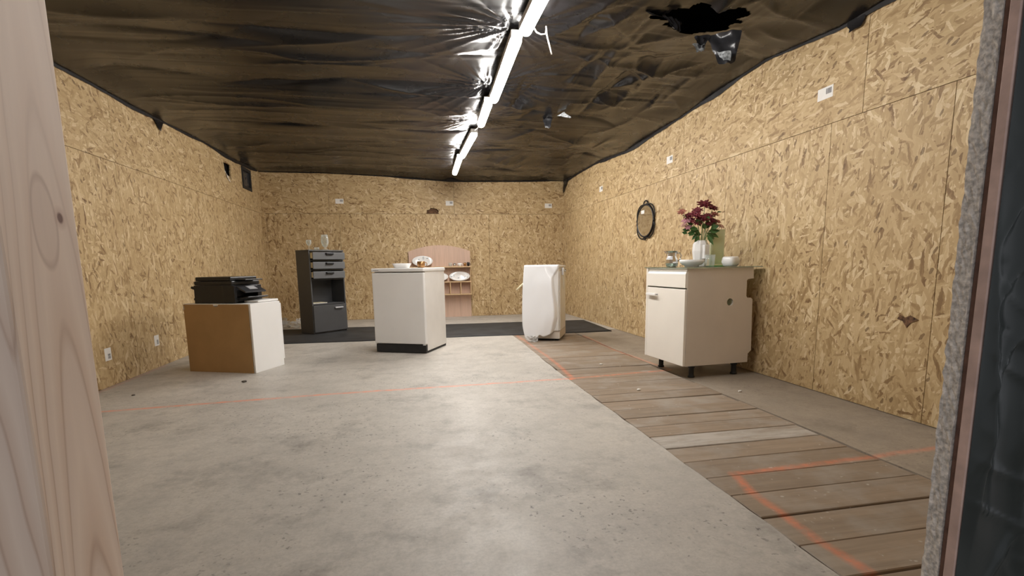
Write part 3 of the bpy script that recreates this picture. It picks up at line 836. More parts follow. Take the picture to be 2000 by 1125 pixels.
# ================================================================== GREY DRAWER TOWER
def drawer_tower():
    t = thing('drawer_tower', 'tall anthracite drawer tower with three ajar drawers and an open niche', 'drawer unit', (-1.324, 7.006, .012), R(43.1))
    W, Dp, H = .529, .303, 1.118; th = .018
    box('side_panel', t, 'grey', 0, th, 0, Dp, 0, H-th-.001, .002)
    box('side_panel', t, 'grey', W-th, W, 0, Dp, 0, H-th-.001, .002)
    box('top_panel', t, 'grey', -.004, W+.004, -.006, Dp, H-th, H, .003)
    box('back_panel', t, 'grey', th+.001, W-th-.001, Dp-.010, Dp-.002, .0, H-th-.001, .001, 1)
    for z in (.0, .385, .718, .845, .970): box('shelf', t, 'grey', th+.001, W-th-.001, .012, Dp-.011, z, z+.014, .001, 1)
    for (z0, z1, out) in ((.990, 1.085, .050), (.866, .958, .042), (.738, .832, .034)):
        d = box('drawer_front', t, 'grey_front', th+.002, W-th-.002, -out-.014, -out, z0, z1, .004)
        box('drawer_box', d, 'birch', th+.004, W-th-.004, -out+.001, .23, z0+.014, z1-.006, .002, 1)
        c = W*.5
        bm = bmesh.new()
        pr = [(0, 0), (.020, -.004), (.026, .012), (.020, .024), (.0, .022)]
        vs0 = [bm.verts.new((c-.062+(.010 if y > .01 else 0), -out-.0165-y, z1-.030+z)) for y, z in pr]
        vs1 = [bm.verts.new((c+.062-(.010 if y > .01 else 0), -out-.0165-y, z1-.030+z)) for y, z in pr]
        for i in range(5): bm.faces.new((vs0[i], vs0[(i+1) % 5], vs1[(i+1) % 5], vs1[i]))
        bm.faces.new(vs0); bm.faces.new(vs1)
        mesh_obj('handle', bm, 'black_matt', d)
    d = box('flap_door', t, 'grey', th*.4, W-th*.4, -.017, -.001, .018, .380, .004)
    h = box('handle', d, 'greyplastic', W*.62, W*.62+.13, -.042, -.018, .322, .345, .008, 3)
    bk = thing('booklet', 'pale booklet lying in the open niche of the drawer tower', 'booklet', (-1.324, 7.006, .012), R(43.1))
    box('page_block', bk, 'paper', .04, .25, .03, .18, .4015, .409, .001, 1)
    box('cover', bk, 'birch', .038, .252, .028, .182, .4092, .4115, .001, 1)
drawer_tower()
GT = 1.131
def glass_thing(name, label, cat, loc, prof, mat='glass', group=None, **kw):
    o = lathe(name, None, mat, prof, 30, **kw); o.location = loc
    return tag(o, label, cat, group)
glass_thing('glass_vase', 'tall clear glass vase on top of the grey drawer tower', 'vase', (-1.150, 7.25, GT),
    [(.045, 0), (.05, .006), (.018, .014), (.014, .03), (.035, .055), (.05, .10), (.047, .16), (.040, .205), (.037, .205), (.044, .16), (.047, .10), (.033, .06), (.006, .036)])
glass_thing('wine_glass', 'small stemmed glass at the left end of the grey drawer tower', 'glass', (-1.335, 7.13, GT),
    [(.030, 0), (.031, .004), (.006, .009), (.005, .05), (.025, .07), (.034, .095), (.032, .13), (.030, .13), (.032, .095), (.024, .074), (.003, .056)])
glass_thing('tealight_glass', 'low clear glass cup on the grey drawer tower between vase and stemmed glass', 'glass', (-1.245, 7.16, GT),
    [(.028, 0), (.032, .004), (.034, .034), (.031, .034), (.029, .008), (.004, .006)])

# ================================================================== FRIDGE
def fridge():
    t = thing('refrigerator', 'white under-counter refrigerator with a black plinth, standing mid floor', 'refrigerator', (.108, 5.124, 0), R(-25.3))
    W, Dp, H = .579, .582, .878
    box('body', t, 'white_side', -W+.004, -.004, .052, Dp-.01, .022, H-.032, .006, 3)
    d = box('door', t, 'white', -W, 0, 0, .046, .098, H-.046, .010, 4)
    box('seal', d, 'greyplastic', -W+.012, -.012, .0465, .0515, .11, H-.055, .001, 1)
    top = box('top_panel', t, 'white', -W-.004, .004, -.004, Dp, H-.036, H, .009, 4)
    box('badge', top, 'greyplastic', -W+.022, -W+.085, -.0055, -.0042, H-.024, H-.015, .0004, 1)
    box('plinth', t, 'black_matt', -W+.008, -.004, .012, .05, .006, .092, .003)
    box('base_strip', t, 'black_matt', -W+.012, -.006, .05, Dp-.02, .004, .0215, .001, 1)
    box('hinge', t, 'white', -.035, -.006, -.002, .044, .088, .0965, .002, 1)
    for x in (-W+.05, -.05):
        for y in (.10, Dp-.07): lathe('foot', t, 'black_matt', [(.018, .0), (.018, .004), (.012, .0045)], 14, (x, y, 0))
fridge()
FT = .879
def from_fridge(x, y):
    a = R(-25.3); return (.108+x*math.cos(a)-y*math.sin(a), 5.124+x*math.sin(a)+y*math.cos(a))
def square_dish():
    x, y = from_fridge(-.31, .16)
    o = lathe('square_dish', None, 'china', [(.070, 0), (.072, .003), (.094, .048), (.090, .048), (.069, .008), (.01, .006)], 40, (0, 0, 0), 1, .8, True, 5)
    o.location = (x, y, FT); o.rotation_euler = (0, 0, R(-12)); tag(o, 'low white rectangular dish on top of the refrigerator', 'dish')
square_dish()
def copper_pot():
    x, y = from_fridge(-.11, .20)
    t = thing('copper_mug', 'small brown copper mug on top of the refrigerator', 'mug', (x, y, FT))
    lathe('bowl', t, 'copper', [(.028, 0), (.036, .004), (.041, .03), (.040, .066), (.037, .066), (.038, .03), (.030, .008), (.004, .007)], 30)
    tube('handle', t, 'copper', [(.038, 0, .055), (.058, 0, .05), (.062, 0, .035), (.054, 0, .018), (.037, 0, .014)], .004, 8)
copper_pot()

# ================================================================== ARCHED SHELF UNIT
HX, HY = .475, yback(.475)
def hutch():
    t = thing('arched_shelf', 'pinkish wooden wall shelf with an arched top and small cubbyholes, leaning on the back wall', 'shelf', (HX, HY, 0), math.atan(DY))
    W = 1.055; x0, x1 = -W/2, W/2
    def arch(x):
        u = x/(W/2); return 1.245 - .105*u*u
    xs = [x0, -.30, -.09, .12, .33, x1]
    for a, b in zip(xs[:-1], xs[1:]):
        pts = [(a+.0008, 0), (b-.0008, 0)] + [(b-.0008+(a-b+.0016)*k/8, arch(b+(a-b)*k/8)) for k in range(9)]
        poly_prism('back_board', t, 'beech', pts, [], .020, lambda s, z, q: (s, -.034+q, z))
    ys = -.0345
    for nm, z, dp in (('shelf', .862, .14), ('shelf', .606, .15), ('shelf', .392, .16)):
        box(nm, t, 'beech_shelf', x0+.004, x1, ys-dp, ys, z, z+.018, .003)
    k = 0; x = x1
    xs_ = [x1-.016, x1-.19, x1-.37, x0+.37, x0+.19, x0+.006]
    for x in xs_: box('divider', t, 'beech_shelf', x-.002, x+.014, ys-.145, ys, .4105, .6055, .002, 1)
    for x in (x0+.006, x1-.016): box('side_panel', t, 'beech_shelf', x, x+.012, ys-.10, ys, .6245, .8615, .002, 1)
hutch()
def on_hutch(x, y, z):
    a = math.atan(DY); return (HX+x*math.cos(a)-y*math.sin(a), HY+x*math.sin(a)+y*math.cos(a), z)
def platter(lx, z, w_, h_, label, seed):
    t = thing('oval_platter', label, 'platter', on_hutch(lx, -.085, z), math.atan(DY), 'oval platters on the arched shelf')
    def mk(prof, mat, name):
        bm = bmesh.new(); add_lathe(bm, prof, 40)
        for v in bm.verts: v.co = Vector((v.co.x*w_/2, -v.co.z, v.co.y*h_/2))
        bmesh.ops.rotate(bm, cent=(0, 0, 0), matrix=Matrix.Rotation(R(-14), 3, 'X'), verts=bm.verts[:])
        mz = min(v.co.z for v in bm.verts)
        bmesh.ops.translate(bm, vec=(0, 0, h_/2*.975), verts=bm.verts[:])
        return mesh_obj(name, bm, mat, t, True)
    mk([(.55, 0), (.62, .004), (.98, .020), (1.0, .022), (.98, .026), (.62, .010), (.1, .007)], 'china', 'dish')
    r = random.Random(seed)
    # painted sprigs
    for k in range(5):
        a = r.uniform(0, 2*PI); rad = r.uniform(.25, .78)
        bm = bmesh.new(); bmesh.ops.create_circle(bm, cap_ends=True, radius=1, segments=7)
        for v in bm.verts:
            x, y = v.co.x*.014*r.uniform(.6, 1.3), v.co.y*.009*r.uniform(.6, 1.3)
            px, pz = math.cos(a)*rad*w_/2+x, math.sin(a)*rad*h_/2+y
            rr_ = math.hypot(px/(w_/2), pz/(h_/2))
            hgt = .0085 + max(0, rr_-.62)/.36*.017
            v.co = Vector((px, -hgt-.0022, pz))
        bmesh.ops.rotate(bm, cent=(0, 0, 0), matrix=Matrix.Rotation(R(-14), 3, 'X'), verts=bm.verts[:])
        bmesh.ops.translate(bm, vec=(0, 0, h_/2*.975), verts=bm.verts[:])
        mesh_obj('painted_sprig', bm, 'chinablue', t)
platter(.181-HX, .8815, .35, .185, 'oval white platter with sprigs on the top shelf of the arched unit, above the refrigerator', 1)
platter(.785-HX+.02, .6255, .36, .165, 'oval white platter with sprigs on the middle shelf at the right end', 2)
platter(.50-HX-.06, .6255, .34, .155, 'oval white platter mostly hidden behind the refrigerator on the middle shelf', 3)
cups = [(.655, 'glass', .060, .030, 'clear glass tumbler on the top shelf, leftmost of the small cups'), (.725, 'silver', .050, .026, 'small silver cup on the top shelf second from left'),
        (.815, 'china', .055, .040, 'small white sugar bowl on the top shelf of the arched unit'), (.905, 'copper', .060, .026, 'small brown cup on the top shelf third from right end'),
        (.962, 'blackp', .066, .024, 'small dark cup at the right end of the top shelf')]
for cx, mt, h_, r_, lb in cups:
    t = thing('cup', lb, 'cup', on_hutch(cx-HX, -.10, .881), 0, 'small cups on the top shelf of the arched unit')
    lathe('bowl', t, mt, [(r_*.6, 0), (r_*.7, .004), (r_, h_*.5), (r_*.95, h_), (r_*.86, h_), (r_*.88, h_*.5), (r_*.6, .008), (.003, .007)], 20)
    if mt != 'glass': tube('handle', t, mt, [(r_*.9, 0, h_*.8), (r_*1.4, 0, h_*.72), (r_*1.4, 0, h_*.4), (r_*.85, 0, h_*.3)], .003, 6)

# ================================================================== WASHING MACHINE WITH LOOSE SHEET
def washer():
    a = R(-25); t = thing('washing_machine', 'narrow white washing machine with a bulging loose front sheet at the right of the mat', 'washing machine', (1.655, 5.535, 0), a)
    W, Dp, H = .405, .57, .872
    box('body', t, 'white_side', -W, -.012, .03, Dp, .115, H-.02, .012, 3)
    box('lid', t, 'white', -W-.003, -.004, .02, Dp+.004, H-.0195, H+.008, .010, 3)
    box('base', t, 'mel_side', -W+.006, -.004, .05, Dp-.02, .022, .114, .004)
    box('side_panel', t, 'white_side', -.0115, -.001, .06, Dp-.05, .118, H-.06, .004)
    box('base_strip', t, 'black_matt', -W+.012, -.010, .06, Dp-.03, .012, .0215, .001, 1)
    for x in (-W+.04, -.045):
        for y in (.09, Dp-.07): lathe('foot', t, 'black_matt', [(.022, .0), (.022, .008), (.013, .0115)], 14, (x, y, 0))
    # loose glossy sheet, bulging and curled at its lower corner
    nu, nv = 44, 70
    U, V = np.meshgrid(np.linspace(0, 1, nu), np.linspace(0, 1, nv), indexing='ij')   # V: 0 top .. 1 bottom
    top = V < .07
    vv = np.clip((V-.07)/.93, 0, 1)
    xl = -.418 - .018*np.sin(vv*PI*.9) + .030*np.clip((vv-.8)/.2, 0, 1)**1.5
    xr = -.012 + .024*np.sin(vv*PI*.8) - .075*np.clip((vv-.72)/.28, 0, 1)**1.3 - .085*np.exp(-((vv-.0)/.055)**2)*0
    Xs = xl*(1-U)+xr*U
    sm = lambda q: np.clip(q, 0, 1)**2*(3-2*np.clip(q, 0, 1))
    Ys = .012 - .045*np.sin(vv*PI*.62)*(.5+.5*np.sin(U*PI*.75+.35)) - .045*vv**2*(1-U)
    # sharp fold line running down the right-hand side, the strip beyond it turned back
    fold = .985-.20*sm(vv/.20)+.05*sm((vv-.25)/.4)+.05*sm((vv-.8)/.2)
    over = np.clip(U-fold, 0, 1)
    Ys = Ys + over*.62*(1-.25*vv) - .012*np.exp(-np.abs(U-fold)/.05)*np.sin(np.clip(vv*1.2, 0, 1)*PI)
    Xs = Xs - over*.10
    Ys = Ys + .022*np.clip(1-np.abs((U-.80)-(vv-.12)*1.2)/.12, 0, 1)*np.clip(1-np.abs(vv-.12)/.14, 0, 1)
    Ys = Ys + .010*(vnoise(U*3+1, vv*4)-.5) + .004*(vnoise(U*8+1, vv*9)-.5)
    Zs = (H+.012) - vv*(H-.045) - .03*(1-U)*vv**3 + .035*np.clip((vv-.9)/.1, 0, 1)*np.exp(-((U-.52)/.10)**2) + .045*np.clip((vv-.85)/.15, 0, 1)*np.clip((U-.6)/.4, 0, 1)
    tt = np.clip((.07-V)/.07, 0, 1)
    Ys = np.where(top, Ys+.22*tt, Ys); Zs = np.where(top, H+.012+.004*np.sin(tt*3), Zs)
    sh = grid_obj('loose_sheet', Xs, Ys, Zs, 'gloss_white', t)
    md = sh.modifiers.new('thickness', 'SOLIDIFY'); md.thickness = .0025
    crumple('plastic_wrap', t, 'wrap', (-.405, -.09, .075), (.17, .03, -.01), (.02, -.02, -.073), 8, 5, .012, 21, lambda b: 1-.35*b)
    # hinge block and knob at the upper right
    hb = box('hinge_block', t, 'white', -.003, .022, .20, .27, H-.11, H-.02, .006, 3)
    bm = bmesh.new(); add_lathe(bm, [(.010, 0), (.017, .006), (.017, .020), (.010, .026)], 18)
    for v in bm.verts: v.co = Vector((.022+v.co.z, .235+v.co.x, H-.055+v.co.y))
    mesh_obj('knob', bm, 'silver', hb, True)
    tube('loose_wire', t, 'cable', [(.004, .26, H-.10), (.016, .22, H-.13), (.020, .20, H-.20), (.012, .20, H-.27)], .003, 8)
    tube('inlet_hose', t, 'birch', [(-W+.01, .16, .71), (-W-.03, .14, .69), (-W-.085, .11, .635), (-W-.125, .09, .595)], .011, 10)
    box('edge_rail', t, 'greyplastic', -W-.012, -W-.001, .045, .075, .12, .72, .003, 1)
washer()

# ================================================================== KITCHEN BASE CABINET
KA = R(-85.8); KLOC = (2.028, 3.427, 0)
def kitchen_cabinet():
    t = thing('kitchen_cabinet', 'cream kitchen base cabinet on black legs by the right wall, side panel notched', 'cabinet', KLOC, KA)
    W, Dp, z0, z1 = .563, .593, .100, .851; th = .016
    side = [(0, z0), (.568, z0), (.570, .170), (.583, .180), (.598, .194), (.587, .599), (.574, .612), (.538, .614), (.528, .627), (.527, .748), (.536, .759), (.589, .764), (.583, z1), (0, z1)]
    hole = [(.381+.029*math.cos(2*PI*k/20), .585+.029*math.sin(2*PI*k/20)) for k in range(20)]
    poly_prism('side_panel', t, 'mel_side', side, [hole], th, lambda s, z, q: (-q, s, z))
    poly_prism('side_panel', t, 'melamine', [(-.020, z0), (Dp-.02, z0), (Dp-.02, z1), (-.020, z1)], [], .022, lambda s, z, q: (-W+q, s, z))
    box('bottom_panel', t, 'melamine', -W+.0225, -th-.0005, .002, Dp-.03, z0, z0+.016, .001, 1)
    box('back_panel', t, 'chip', -W+.0225, -th-.0005, Dp-.085, Dp-.08, z0+.017, z1-.03, .001, 1)
    box('top_rail', t, 'melamine', -W+.0225, -th-.0005, .0, .09, z1-.017, z1-.001, .001, 1)
    box('top_rail', t, 'melamine', -W+.0225, -th-.0005, Dp-.18, Dp-.09, z1-.017, z1-.001, .001, 1)
    # drawer front with a slanted lip
    bm = bmesh.new(); pr = [(-.001, .704), (-.022, .704), (-.022, .806), (-.014, .825), (-.001, .825)]
    a = [bm.verts.new((-W+.026, y, z)) for y, z in pr]; b = [bm.verts.new((-.002, y, z)) for y, z in pr]
    for i in range(5): bm.faces.new((a[i], a[(i+1) % 5], b[(i+1) % 5], b[i]))
    bm.faces.new(a); bm.faces.new(b)
    mesh_obj('drawer_front', bm, 'melamine', t)
    box('top_strip', t, 'melamine', -W+.026, -.002, -.012, -.001, .828, z1, .002, 1)
    d = box('door', t, 'melamine', -W+.026, -.002, -.022, -.001, z0+.002, .692, .003)
    h = box('handle', d, 'lam_white', -W+.048, -W+.190, -.052, -.038, .626, .646, .004, 3)
    for x in (-W+.056, -W+.182): box('handle_post', h, 'greyplastic', x-.005, x+.005, -.0385, -.0223, .630, .642, .001, 1)
    for x in (-W+.08, -.055):
        for y in (.095, Dp-.105):
            lathe('leg', t, 'black_matt', [(.026, .0), (.026, .010), (.020, .016), (.020, .072), (.026, .078), (.026, .088), (.045, .092), (.045, .0995)], 18, (x, y, 0))
kitchen_cabinet()
gt = box('glass_sheet', None, 'glass_top', -.588, .018, -.028, .655, .8515, .8575, .001, 1)
gt.location = KLOC; gt.rotation_euler = (0, 0, KA); tag(gt, 'greenish glass sheet lying on the kitchen cabinet', 'glass sheet')
CT = .8585
def silver_jug():
    t = thing('silver_jug', 'shiny silver jug at the left end of the kitchen cabinet top', 'jug', (2.094, 3.797, CT), R(160))
    lathe('body', t, 'silver', [(.030, 0), (.040, .004), (.047, .028), (.043, .055), (.032, .080), (.034, .105), (.044, .118), (.041, .118), (.031, .104), (.029, .08), (.04, .052), (.043, .028), (.003, .006)], 12, smooth=False)
    tube('handle', t, 'silver', [(-.032, 0, .102), (-.055, 0, .105), (-.066, 0, .085), (-.060, 0, .055), (-.042, 0, .042)], .005, 8)
    bm = bmesh.new(); vs = [bm.verts.new(p) for p in ((.040, -.016, .112), (.040, .016, .112), (.064, 0, .122), (.036, 0, .092))]
    for f in ((0, 2, 1), (0, 3, 2), (1, 2, 3), (0, 1, 3)): bm.faces.new([vs[i] for i in f])
    mesh_obj('spout', bm, 'silver', t)
silver_jug()
def oval_dish():
    o = lathe('oval_dish', None, 'china', [(.050, 0), (.052, .010), (.072, .018), (.086, .034), (.089, .052), (.083, .052), (.078, .034), (.01, .022)], 36, (0, 0, 0), 1, .62)
    o.location = (2.182, 3.643, CT); o.rotation_euler = (0, 0, R(-15)); tag(o, 'white footed oval dish in front of the flower vase', 'dish')
oval_dish()
VX, VY = 2.328, 3.764
def flower_vase():
    t = thing('flower_vase', 'white faceted vase holding dark red flowers', 'vase', (VX, VY, CT), R(12))
    bm = bmesh.new(); add_lathe(bm, [(.040, 0), (.044, .004), (.058, .115), (.054, .165), (.040, .192), (.036, .192), (.049, .163), (.05, .115), (.038, .01), (.004, .01)], 8)
    mesh_obj('body', bm, 'china', t)
    bm = bmesh.new(); add_box(bm, -.024, .024, -.068, -.040, .055, .160, .004, 1)
    mesh_obj('raised_panel', bm, 'china', t)
flower_vase()
glass_thing('glass_tumbler', 'clear glass tumbler standing between the oval dish and the green vase', 'glass', (2.34, 3.64, CT),
    [(.026, 0), (.030, .004), (.036, .085), (.034, .085), (.028, .01), (.004, .008)])
def bouquet():
    t = thing('flower_bouquet', 'bunch of burgundy and pink flowers with green leaves in the white vase', 'flowers', (VX, VY, CT+.012))
    right = Vector((.981, -.195, 0)); up = Vector((0, 0, 1)); dep = Vector((.195, .981, 0)); S = 1/238
    base = Vector((0, 0, .19))
    def P(px, py, d=0): return right*((px-1367)*S) + up*(CT+.002+ (516-py)*S*1.0 - CT - .012) + dep*d
    r = random.Random(12)
    def petal_flower(px, py, d, rad, mat, n=9, droop=.25, layers=2):
        c = P(px, py, d); nrm = (c - Vector((0, 0, .10))).normalized()*.6 + Vector((-.25, -.75, .35)).normalized()*.7
        nrm.normalize(); a = nrm.orthogonal().normalized(); b = nrm.cross(a)
        bm = bmesh.new()
        for ly in range(layers):
            rr_ = rad*(1-.3*ly); lift = .25+.55*ly-droop
            for k in range(n):
                an = 2*PI*(k+.5*ly)/n+r.uniform(-.15, .15); dr = a*math.cos(an)+b*math.sin(an); tg = -a*math.sin(an)+b*math.cos(an)
                wd = rr_*.42; L = rr_*r.uniform(.85, 1.1)
                p0 = c+dr*rr_*.08; p1 = c+dr*L*.55+nrm*L*lift*.5; p2 = c+dr*L+nrm*L*lift*.55*r.uniform(.2, 1.2)
                v = [bm.verts.new(q) for q in (p0-tg*wd*.2, p0+tg*wd*.2, p1+tg*wd*.55, p1-tg*wd*.55, p2+tg*wd*.25, p2-tg*wd*.25)]
                bm.faces.new((v[0], v[1], v[2], v[3])); bm.faces.new((v[3], v[2], v[4], v[5]))
        add_c = bmesh.ops.create_icosphere(bm, subdivisions=1, radius=rad*.22, matrix=Matrix.Translation(c+nrm*rad*.08))
        f = mesh_obj('flower_head', bm, mat, t)
        mid = (base+c)*.5 + right*r.uniform(-.01, .01)
        pts = [base*.25 + right*((px-1367)*S*.10), base + right*((px-1367)*S*.22), mid, c]
        tube('stem', t, 'stem', pts, .0026, 6)
    for args in [(1359, 408, .01, .040, 'wine'), (1387, 428, -.01, .036, 'burgundy'), (1347, 428, .0, .036, 'wine'), (1335, 436, .02, .028, 'peach'), (1401, 430, .02, .026, 'rust'), (1372, 397, .0, .058, 'burgundy'), (1390, 404, .02, .042, 'burgundy'), (1352, 416, -.02, .046, 'wine'), (1366, 424, -.03, .050, 'burgundy'),
                 (1381, 419, .01, .044, 'wine'), (1392, 416, .0, .034, 'rust'), (1328, 411, .0, .034, 'rust'), (1341, 419, .01, .036, 'wine'),
                 (1336, 428, -.01, .034, 'pink_petal'), (1342, 440, .0, .030, 'pink_petal'), (1394, 437, .0, .036, 'peach'), (1408, 439, .02, .028, 'peach'),
                 (1356, 432, -.04, .034, 'burgundy'), (1378, 434, -.03, .030, 'wine')]:
        petal_flower(*args[:3], args[3]*1.15, args[4])
    def leaf(px, py, d, L, ang, wd):
        c = P(px, py, d); dr = right*math.cos(ang)+up*math.sin(ang)+dep*r.uniform(-.4, .2); dr.normalize()
        n = (Vector((-.2, -.9, .4))+Vector((r.uniform(-.3, .3), 0, r.uniform(-.3, .3)))).normalized(); s = dr.cross(n).normalized()
        bm = bmesh.new(); g = []
        prof = [0, .55, .95, 1, .8, .45, 0.05]
        for i, q in enumerate(prof):
            u = i/(len(prof)-1); ctr = c+dr*(u*L)-up*(u*u*L*.18)
            g.append([bm.verts.new(ctr+s*wd*q), bm.verts.new(ctr-n*wd*.25*q), bm.verts.new(ctr-s*wd*q)])
        for A_, B_ in zip(g[:-1], g[1:]):
            for k in (0, 1): bm.faces.new((A_[k], A_[k+1], B_[k+1], B_[k]))
        mesh_obj('leaf', bm, 'leaf', t)
    for (px, py, d, L, an, wd) in [(1362, 452, -.03, .065, 2.6, .016), (1358, 444, -.03, .065, 3.0, .017), (1363, 440, -.04, .06, 2.1, .016), (1370, 446, -.04, .05, 1.7, .015),
            (1380, 450, -.02, .07, .25, .015), (1376, 440, -.03, .06, .7, .016), (1384, 452, -.02, .06, -.35, .014), (1374, 456, -.05, .07, -1.0, .013), (1352, 450, -.03, .05, 3.5, .014),
            (1350, 436, .0, .05, 2.5, .015), (1372, 432, -.05, .05, 1.2, .016), (1386, 438, .0, .06, .9, .014), (1360, 458, -.04, .05, -2.4, .012), (1346, 446, .01, .05, 2.9, .013),
            (1398, 412, .02, .035, .2, .006), (1365, 436, -.05, .05, 2.4, .017), (1382, 444, -.04, .055, .5, .016)]:
        leaf(px, py, d, L*1.25, an, wd*1.3)
        leaf(px+r.uniform(-7, 7), py+r.uniform(-6, 6), d+r.uniform(0, .05), L, an+r.uniform(-.6, .6), wd*1.1)
bouquet()
def green_vase():
    o = lathe('green_vase', None, 'glass_green', [(.046, 0), (.050, .003), (.052, .268), (.049, .268), (.047, .012), (.004, .010)], 40, (0, 0, 0), 1, .45, True, 7)
    o.location = (2.50, 3.80, CT+.007); o.rotation_euler = (0, 0, R(-11)); tag(o, 'tall pale green rectangular glass vase behind the flowers', 'vase')
    o = lathe('green_coaster', None, 'green_tray', [(.085, 0), (.09, .002), (.09, .005), (.085, .006), (.01, .006)], 36)
    o.location = (2.475, 3.785, CT); tag(o, 'bright green glass coaster under the tall green vase', 'coaster')
green_vase()
def white_bowl():
    o = lathe('white_bowl', None, 'china', [(.034, 0), (.044, .006), (.053, .034), (.048, .062), (.040, .070), (.036, .068), (.044, .058), (.048, .034), (.006, .010)], 32, (0, 0, 0), 1, 1, True, 4)
    o.location = (2.486, 3.585, CT); o.rotation_euler = (0, 0, R(20)); tag(o, 'small white rounded square bowl at the right of the cabinet top', 'bowl')
white_bowl()

for n_ in ('silver_jug', 'oval_dish', 'flower_vase', 'glass_tumbler', 'green_vase', 'green_coaster', 'white_bowl'):
    bpy.data.objects[n_].scale = (1.1, 1.1, 1.1)

# ================================================================== MIRROR
def mirror():
    t = thing('wall_mirror', 'oval mirror in a black wrought iron frame on the right wall', 'mirror', (XR, 5.515, 1.378))
    ry, rz = .200, .176
    def E(a, k=1., x=-.02): return (x, math.cos(a)*ry*k, math.sin(a)*rz*k)
    bm = bmesh.new()
    f = [bm.verts.new(E(2*PI*k/48, 1, -.022)) for k in range(48)]; b = [bm.verts.new(E(2*PI*k/48, 1, -.016)) for k in range(48)]
    bm.faces.new(f); bm.faces.new(b)
    for k in range(48): bm.faces.new((f[k], f[(k+1) % 48], b[(k+1) % 48], b[k]))
    gl = mesh_obj('mirror_glass', bm, 'mirror', t)
    box('price_sticker', gl, 'paper', -.0245, -.0225, .02, .10, .085, .125, .0005, 1)
    fr = tube('frame', t, 'iron', [E(2*PI*k/56, 1.03, -.018) for k in range(56)], .011, 8, True)
    # outer scrolls
    for a0, a1, bow in ((.15, 1.35, .20), (1.80, 3.05, .20), (3.25, 4.55, .24), (4.75, 6.0, .24)):
        tube('scroll', fr, 'iron', [E(a0+(a1-a0)*k/18, 1.04+bow*math.sin(PI*k/18)**.7, -.016) for k in range(19)], .0075, 8)
    tube('hanger_loop', fr, 'iron', [(-.016, .055*math.cos(PI*k/12), rz*1.0+.055*math.sin(PI*k/12)) for k in range(13)], .0075, 8)
    tube('bottom_knot', fr, 'iron', [(-.018, .03*math.cos(2*PI*k/16), -rz*1.12+.02*math.sin(2*PI*k/16)) for k in range(16)], .007, 8, True)
    for a in (0.08, 1.45, 1.70, 3.16, 4.65, 6.1):
        lathe('collar', fr, 'iron', [(.009, -.012), (.013, -.008), (.013, .008), (.009, .012)], 10, E(a, 1.05, -.017))
    box('wall_hook', t, 'iron', -.012, -.0005, -.01, .01, .16, .20, .002, 1)
mirror()

# ================================================================== BARCODE LABELS
def label(name, txt, origin, U, V, N, wd, ht, vertical=False):
    t = thing(name, txt, 'label', origin, group='paper labels stapled to the boards')
    U, V, N = Vector(U), Vector(V), Vector(N)
    def quad(bm, a, b, c, d, n0, n1):
        vs = []
        for n in (n0, n1):
            for u, v in ((a, c), (b, c), (b, d), (a, d)): vs.append(bm.verts.new(U*u+V*v+N*n))
        for f in ((0, 1, 2, 3), (4, 5, 6, 7), (0, 1, 5, 4), (1, 2, 6, 5), (2, 3, 7, 6), (3, 0, 4, 7)): bm.faces.new([vs[i] for i in f])
    bm = bmesh.new(); quad(bm, -wd/2, wd/2, -ht/2, ht/2, .0006, .0014)
    sh = mesh_obj('sheet', bm, 'paper', t)
    bm = bmesh.new(); r = random.Random(len(txt))
    x = .0
    if not vertical:
        x = wd*.05
        while x < wd*.40:
            b = r.choice((.002, .003, .0045)); quad(bm, x, x+b, -ht*.12, ht*.34, .0015, .0018); x += b+r.choice((.0018, .003))
    else:
        y = -ht*.36
        while y < ht*.05:
            b = r.choice((.002, .003, .0045)); quad(bm, -wd*.05, wd*.34, y, y+b, .0015, .0018); y += b+r.choice((.0018, .003))
    mesh_obj('barcode', bm, 'ink', sh)
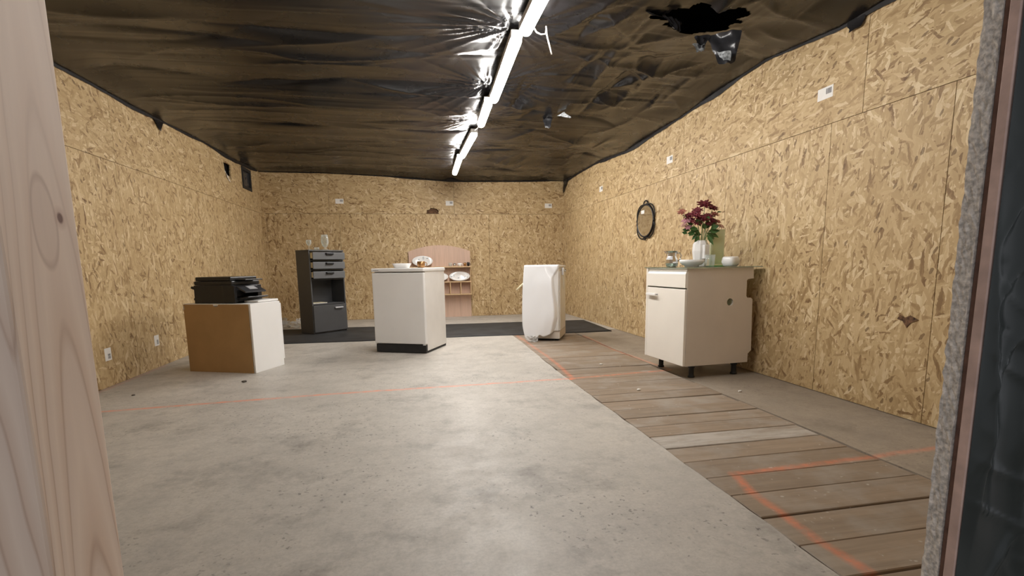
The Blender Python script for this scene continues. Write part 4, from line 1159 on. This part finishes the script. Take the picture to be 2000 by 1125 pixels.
for y, z, s in ((2.986, 1.979, 'beside the upper board joint nearest the viewer'), (5.014, 1.964, 'above the oval mirror'), (6.97, 1.951, 'nearest the back corner')):
    label('barcode_label', 'white barcode label on the right wall ' + s, (XR, y, z), (0, -1, 0), (0, 0, 1), (-1, 0, 0), .125, .075)
for x, z, s in ((-1.131, 1.976, 'left of the three'), (.677, 1.953, 'right of the ragged hole'), (2.418, 1.918, 'near the right corner')):
    label('barcode_label', 'white barcode label on the back wall, ' + s, (x, yback(x), z), (1, DY, 0), (0, 0, 1), (0, -1, 0), .13, .078)
label('barcode_label', 'upright white label low on the left wall nearest the timber post', (XL, 4.359, .254), (0, 1, 0), (0, 0, 1), (1, 0, 0), .085, .098, True)
label('barcode_label', 'upright white label low on the left wall beside the brown cabinet', (XL, 5.119, .251), (0, 1, 0), (0, 0, 1), (1, 0, 0), .085, .098, True)

# ================================================================== SMALL THINGS ON THE FLOOR
def wrap_heap():
    t = thing('plastic_wrap_heap', 'crumpled clear plastic wrap lying in the back left corner', 'plastic wrap', (-1.93, 8.02, 0))
    r = random.Random(31)
    for k in range(7):
        crumple('wrap_fold', t, 'wrap', (r.uniform(-.22, .16), r.uniform(-.15, .2), .02), (r.uniform(.12, .22), r.uniform(-.1, .1), r.uniform(-.01, .03)), (r.uniform(-.06, .06), r.uniform(.05, .15), r.uniform(.04, .10)), 6, 5, .016, 40+k)
wrap_heap()
def chips():
    r = random.Random(5)
    for x, y, s, mt, lb in [(-1.355, 4.23, .020, 'chipstone', 'dark chip of debris on the concrete before the brown cabinet'), (-2.02, 3.98, .012, 'chipstone', 'small dark crumb on the concrete near the left wall'),
                        (1.62, 4.13, .016, 'whitechip', 'white paint chip on the planks inside the orange corner'), (1.545, 3.21, .016, 'whitechip', 'white paint chip on the planks past the orange corner'),
                        (2.20, 3.0, .013, 'whitechip', 'white paint chip on the screed before the kitchen cabinet')]:
        o = lump('floor_chip', None, mt, (0, 0, s*.35), s, s*.7, s*.4, .3, int(x*100) % 97, 2)
        o.location = (x, y, 0); tag(o, lb, 'debris', 'chips on the floor')
chips()
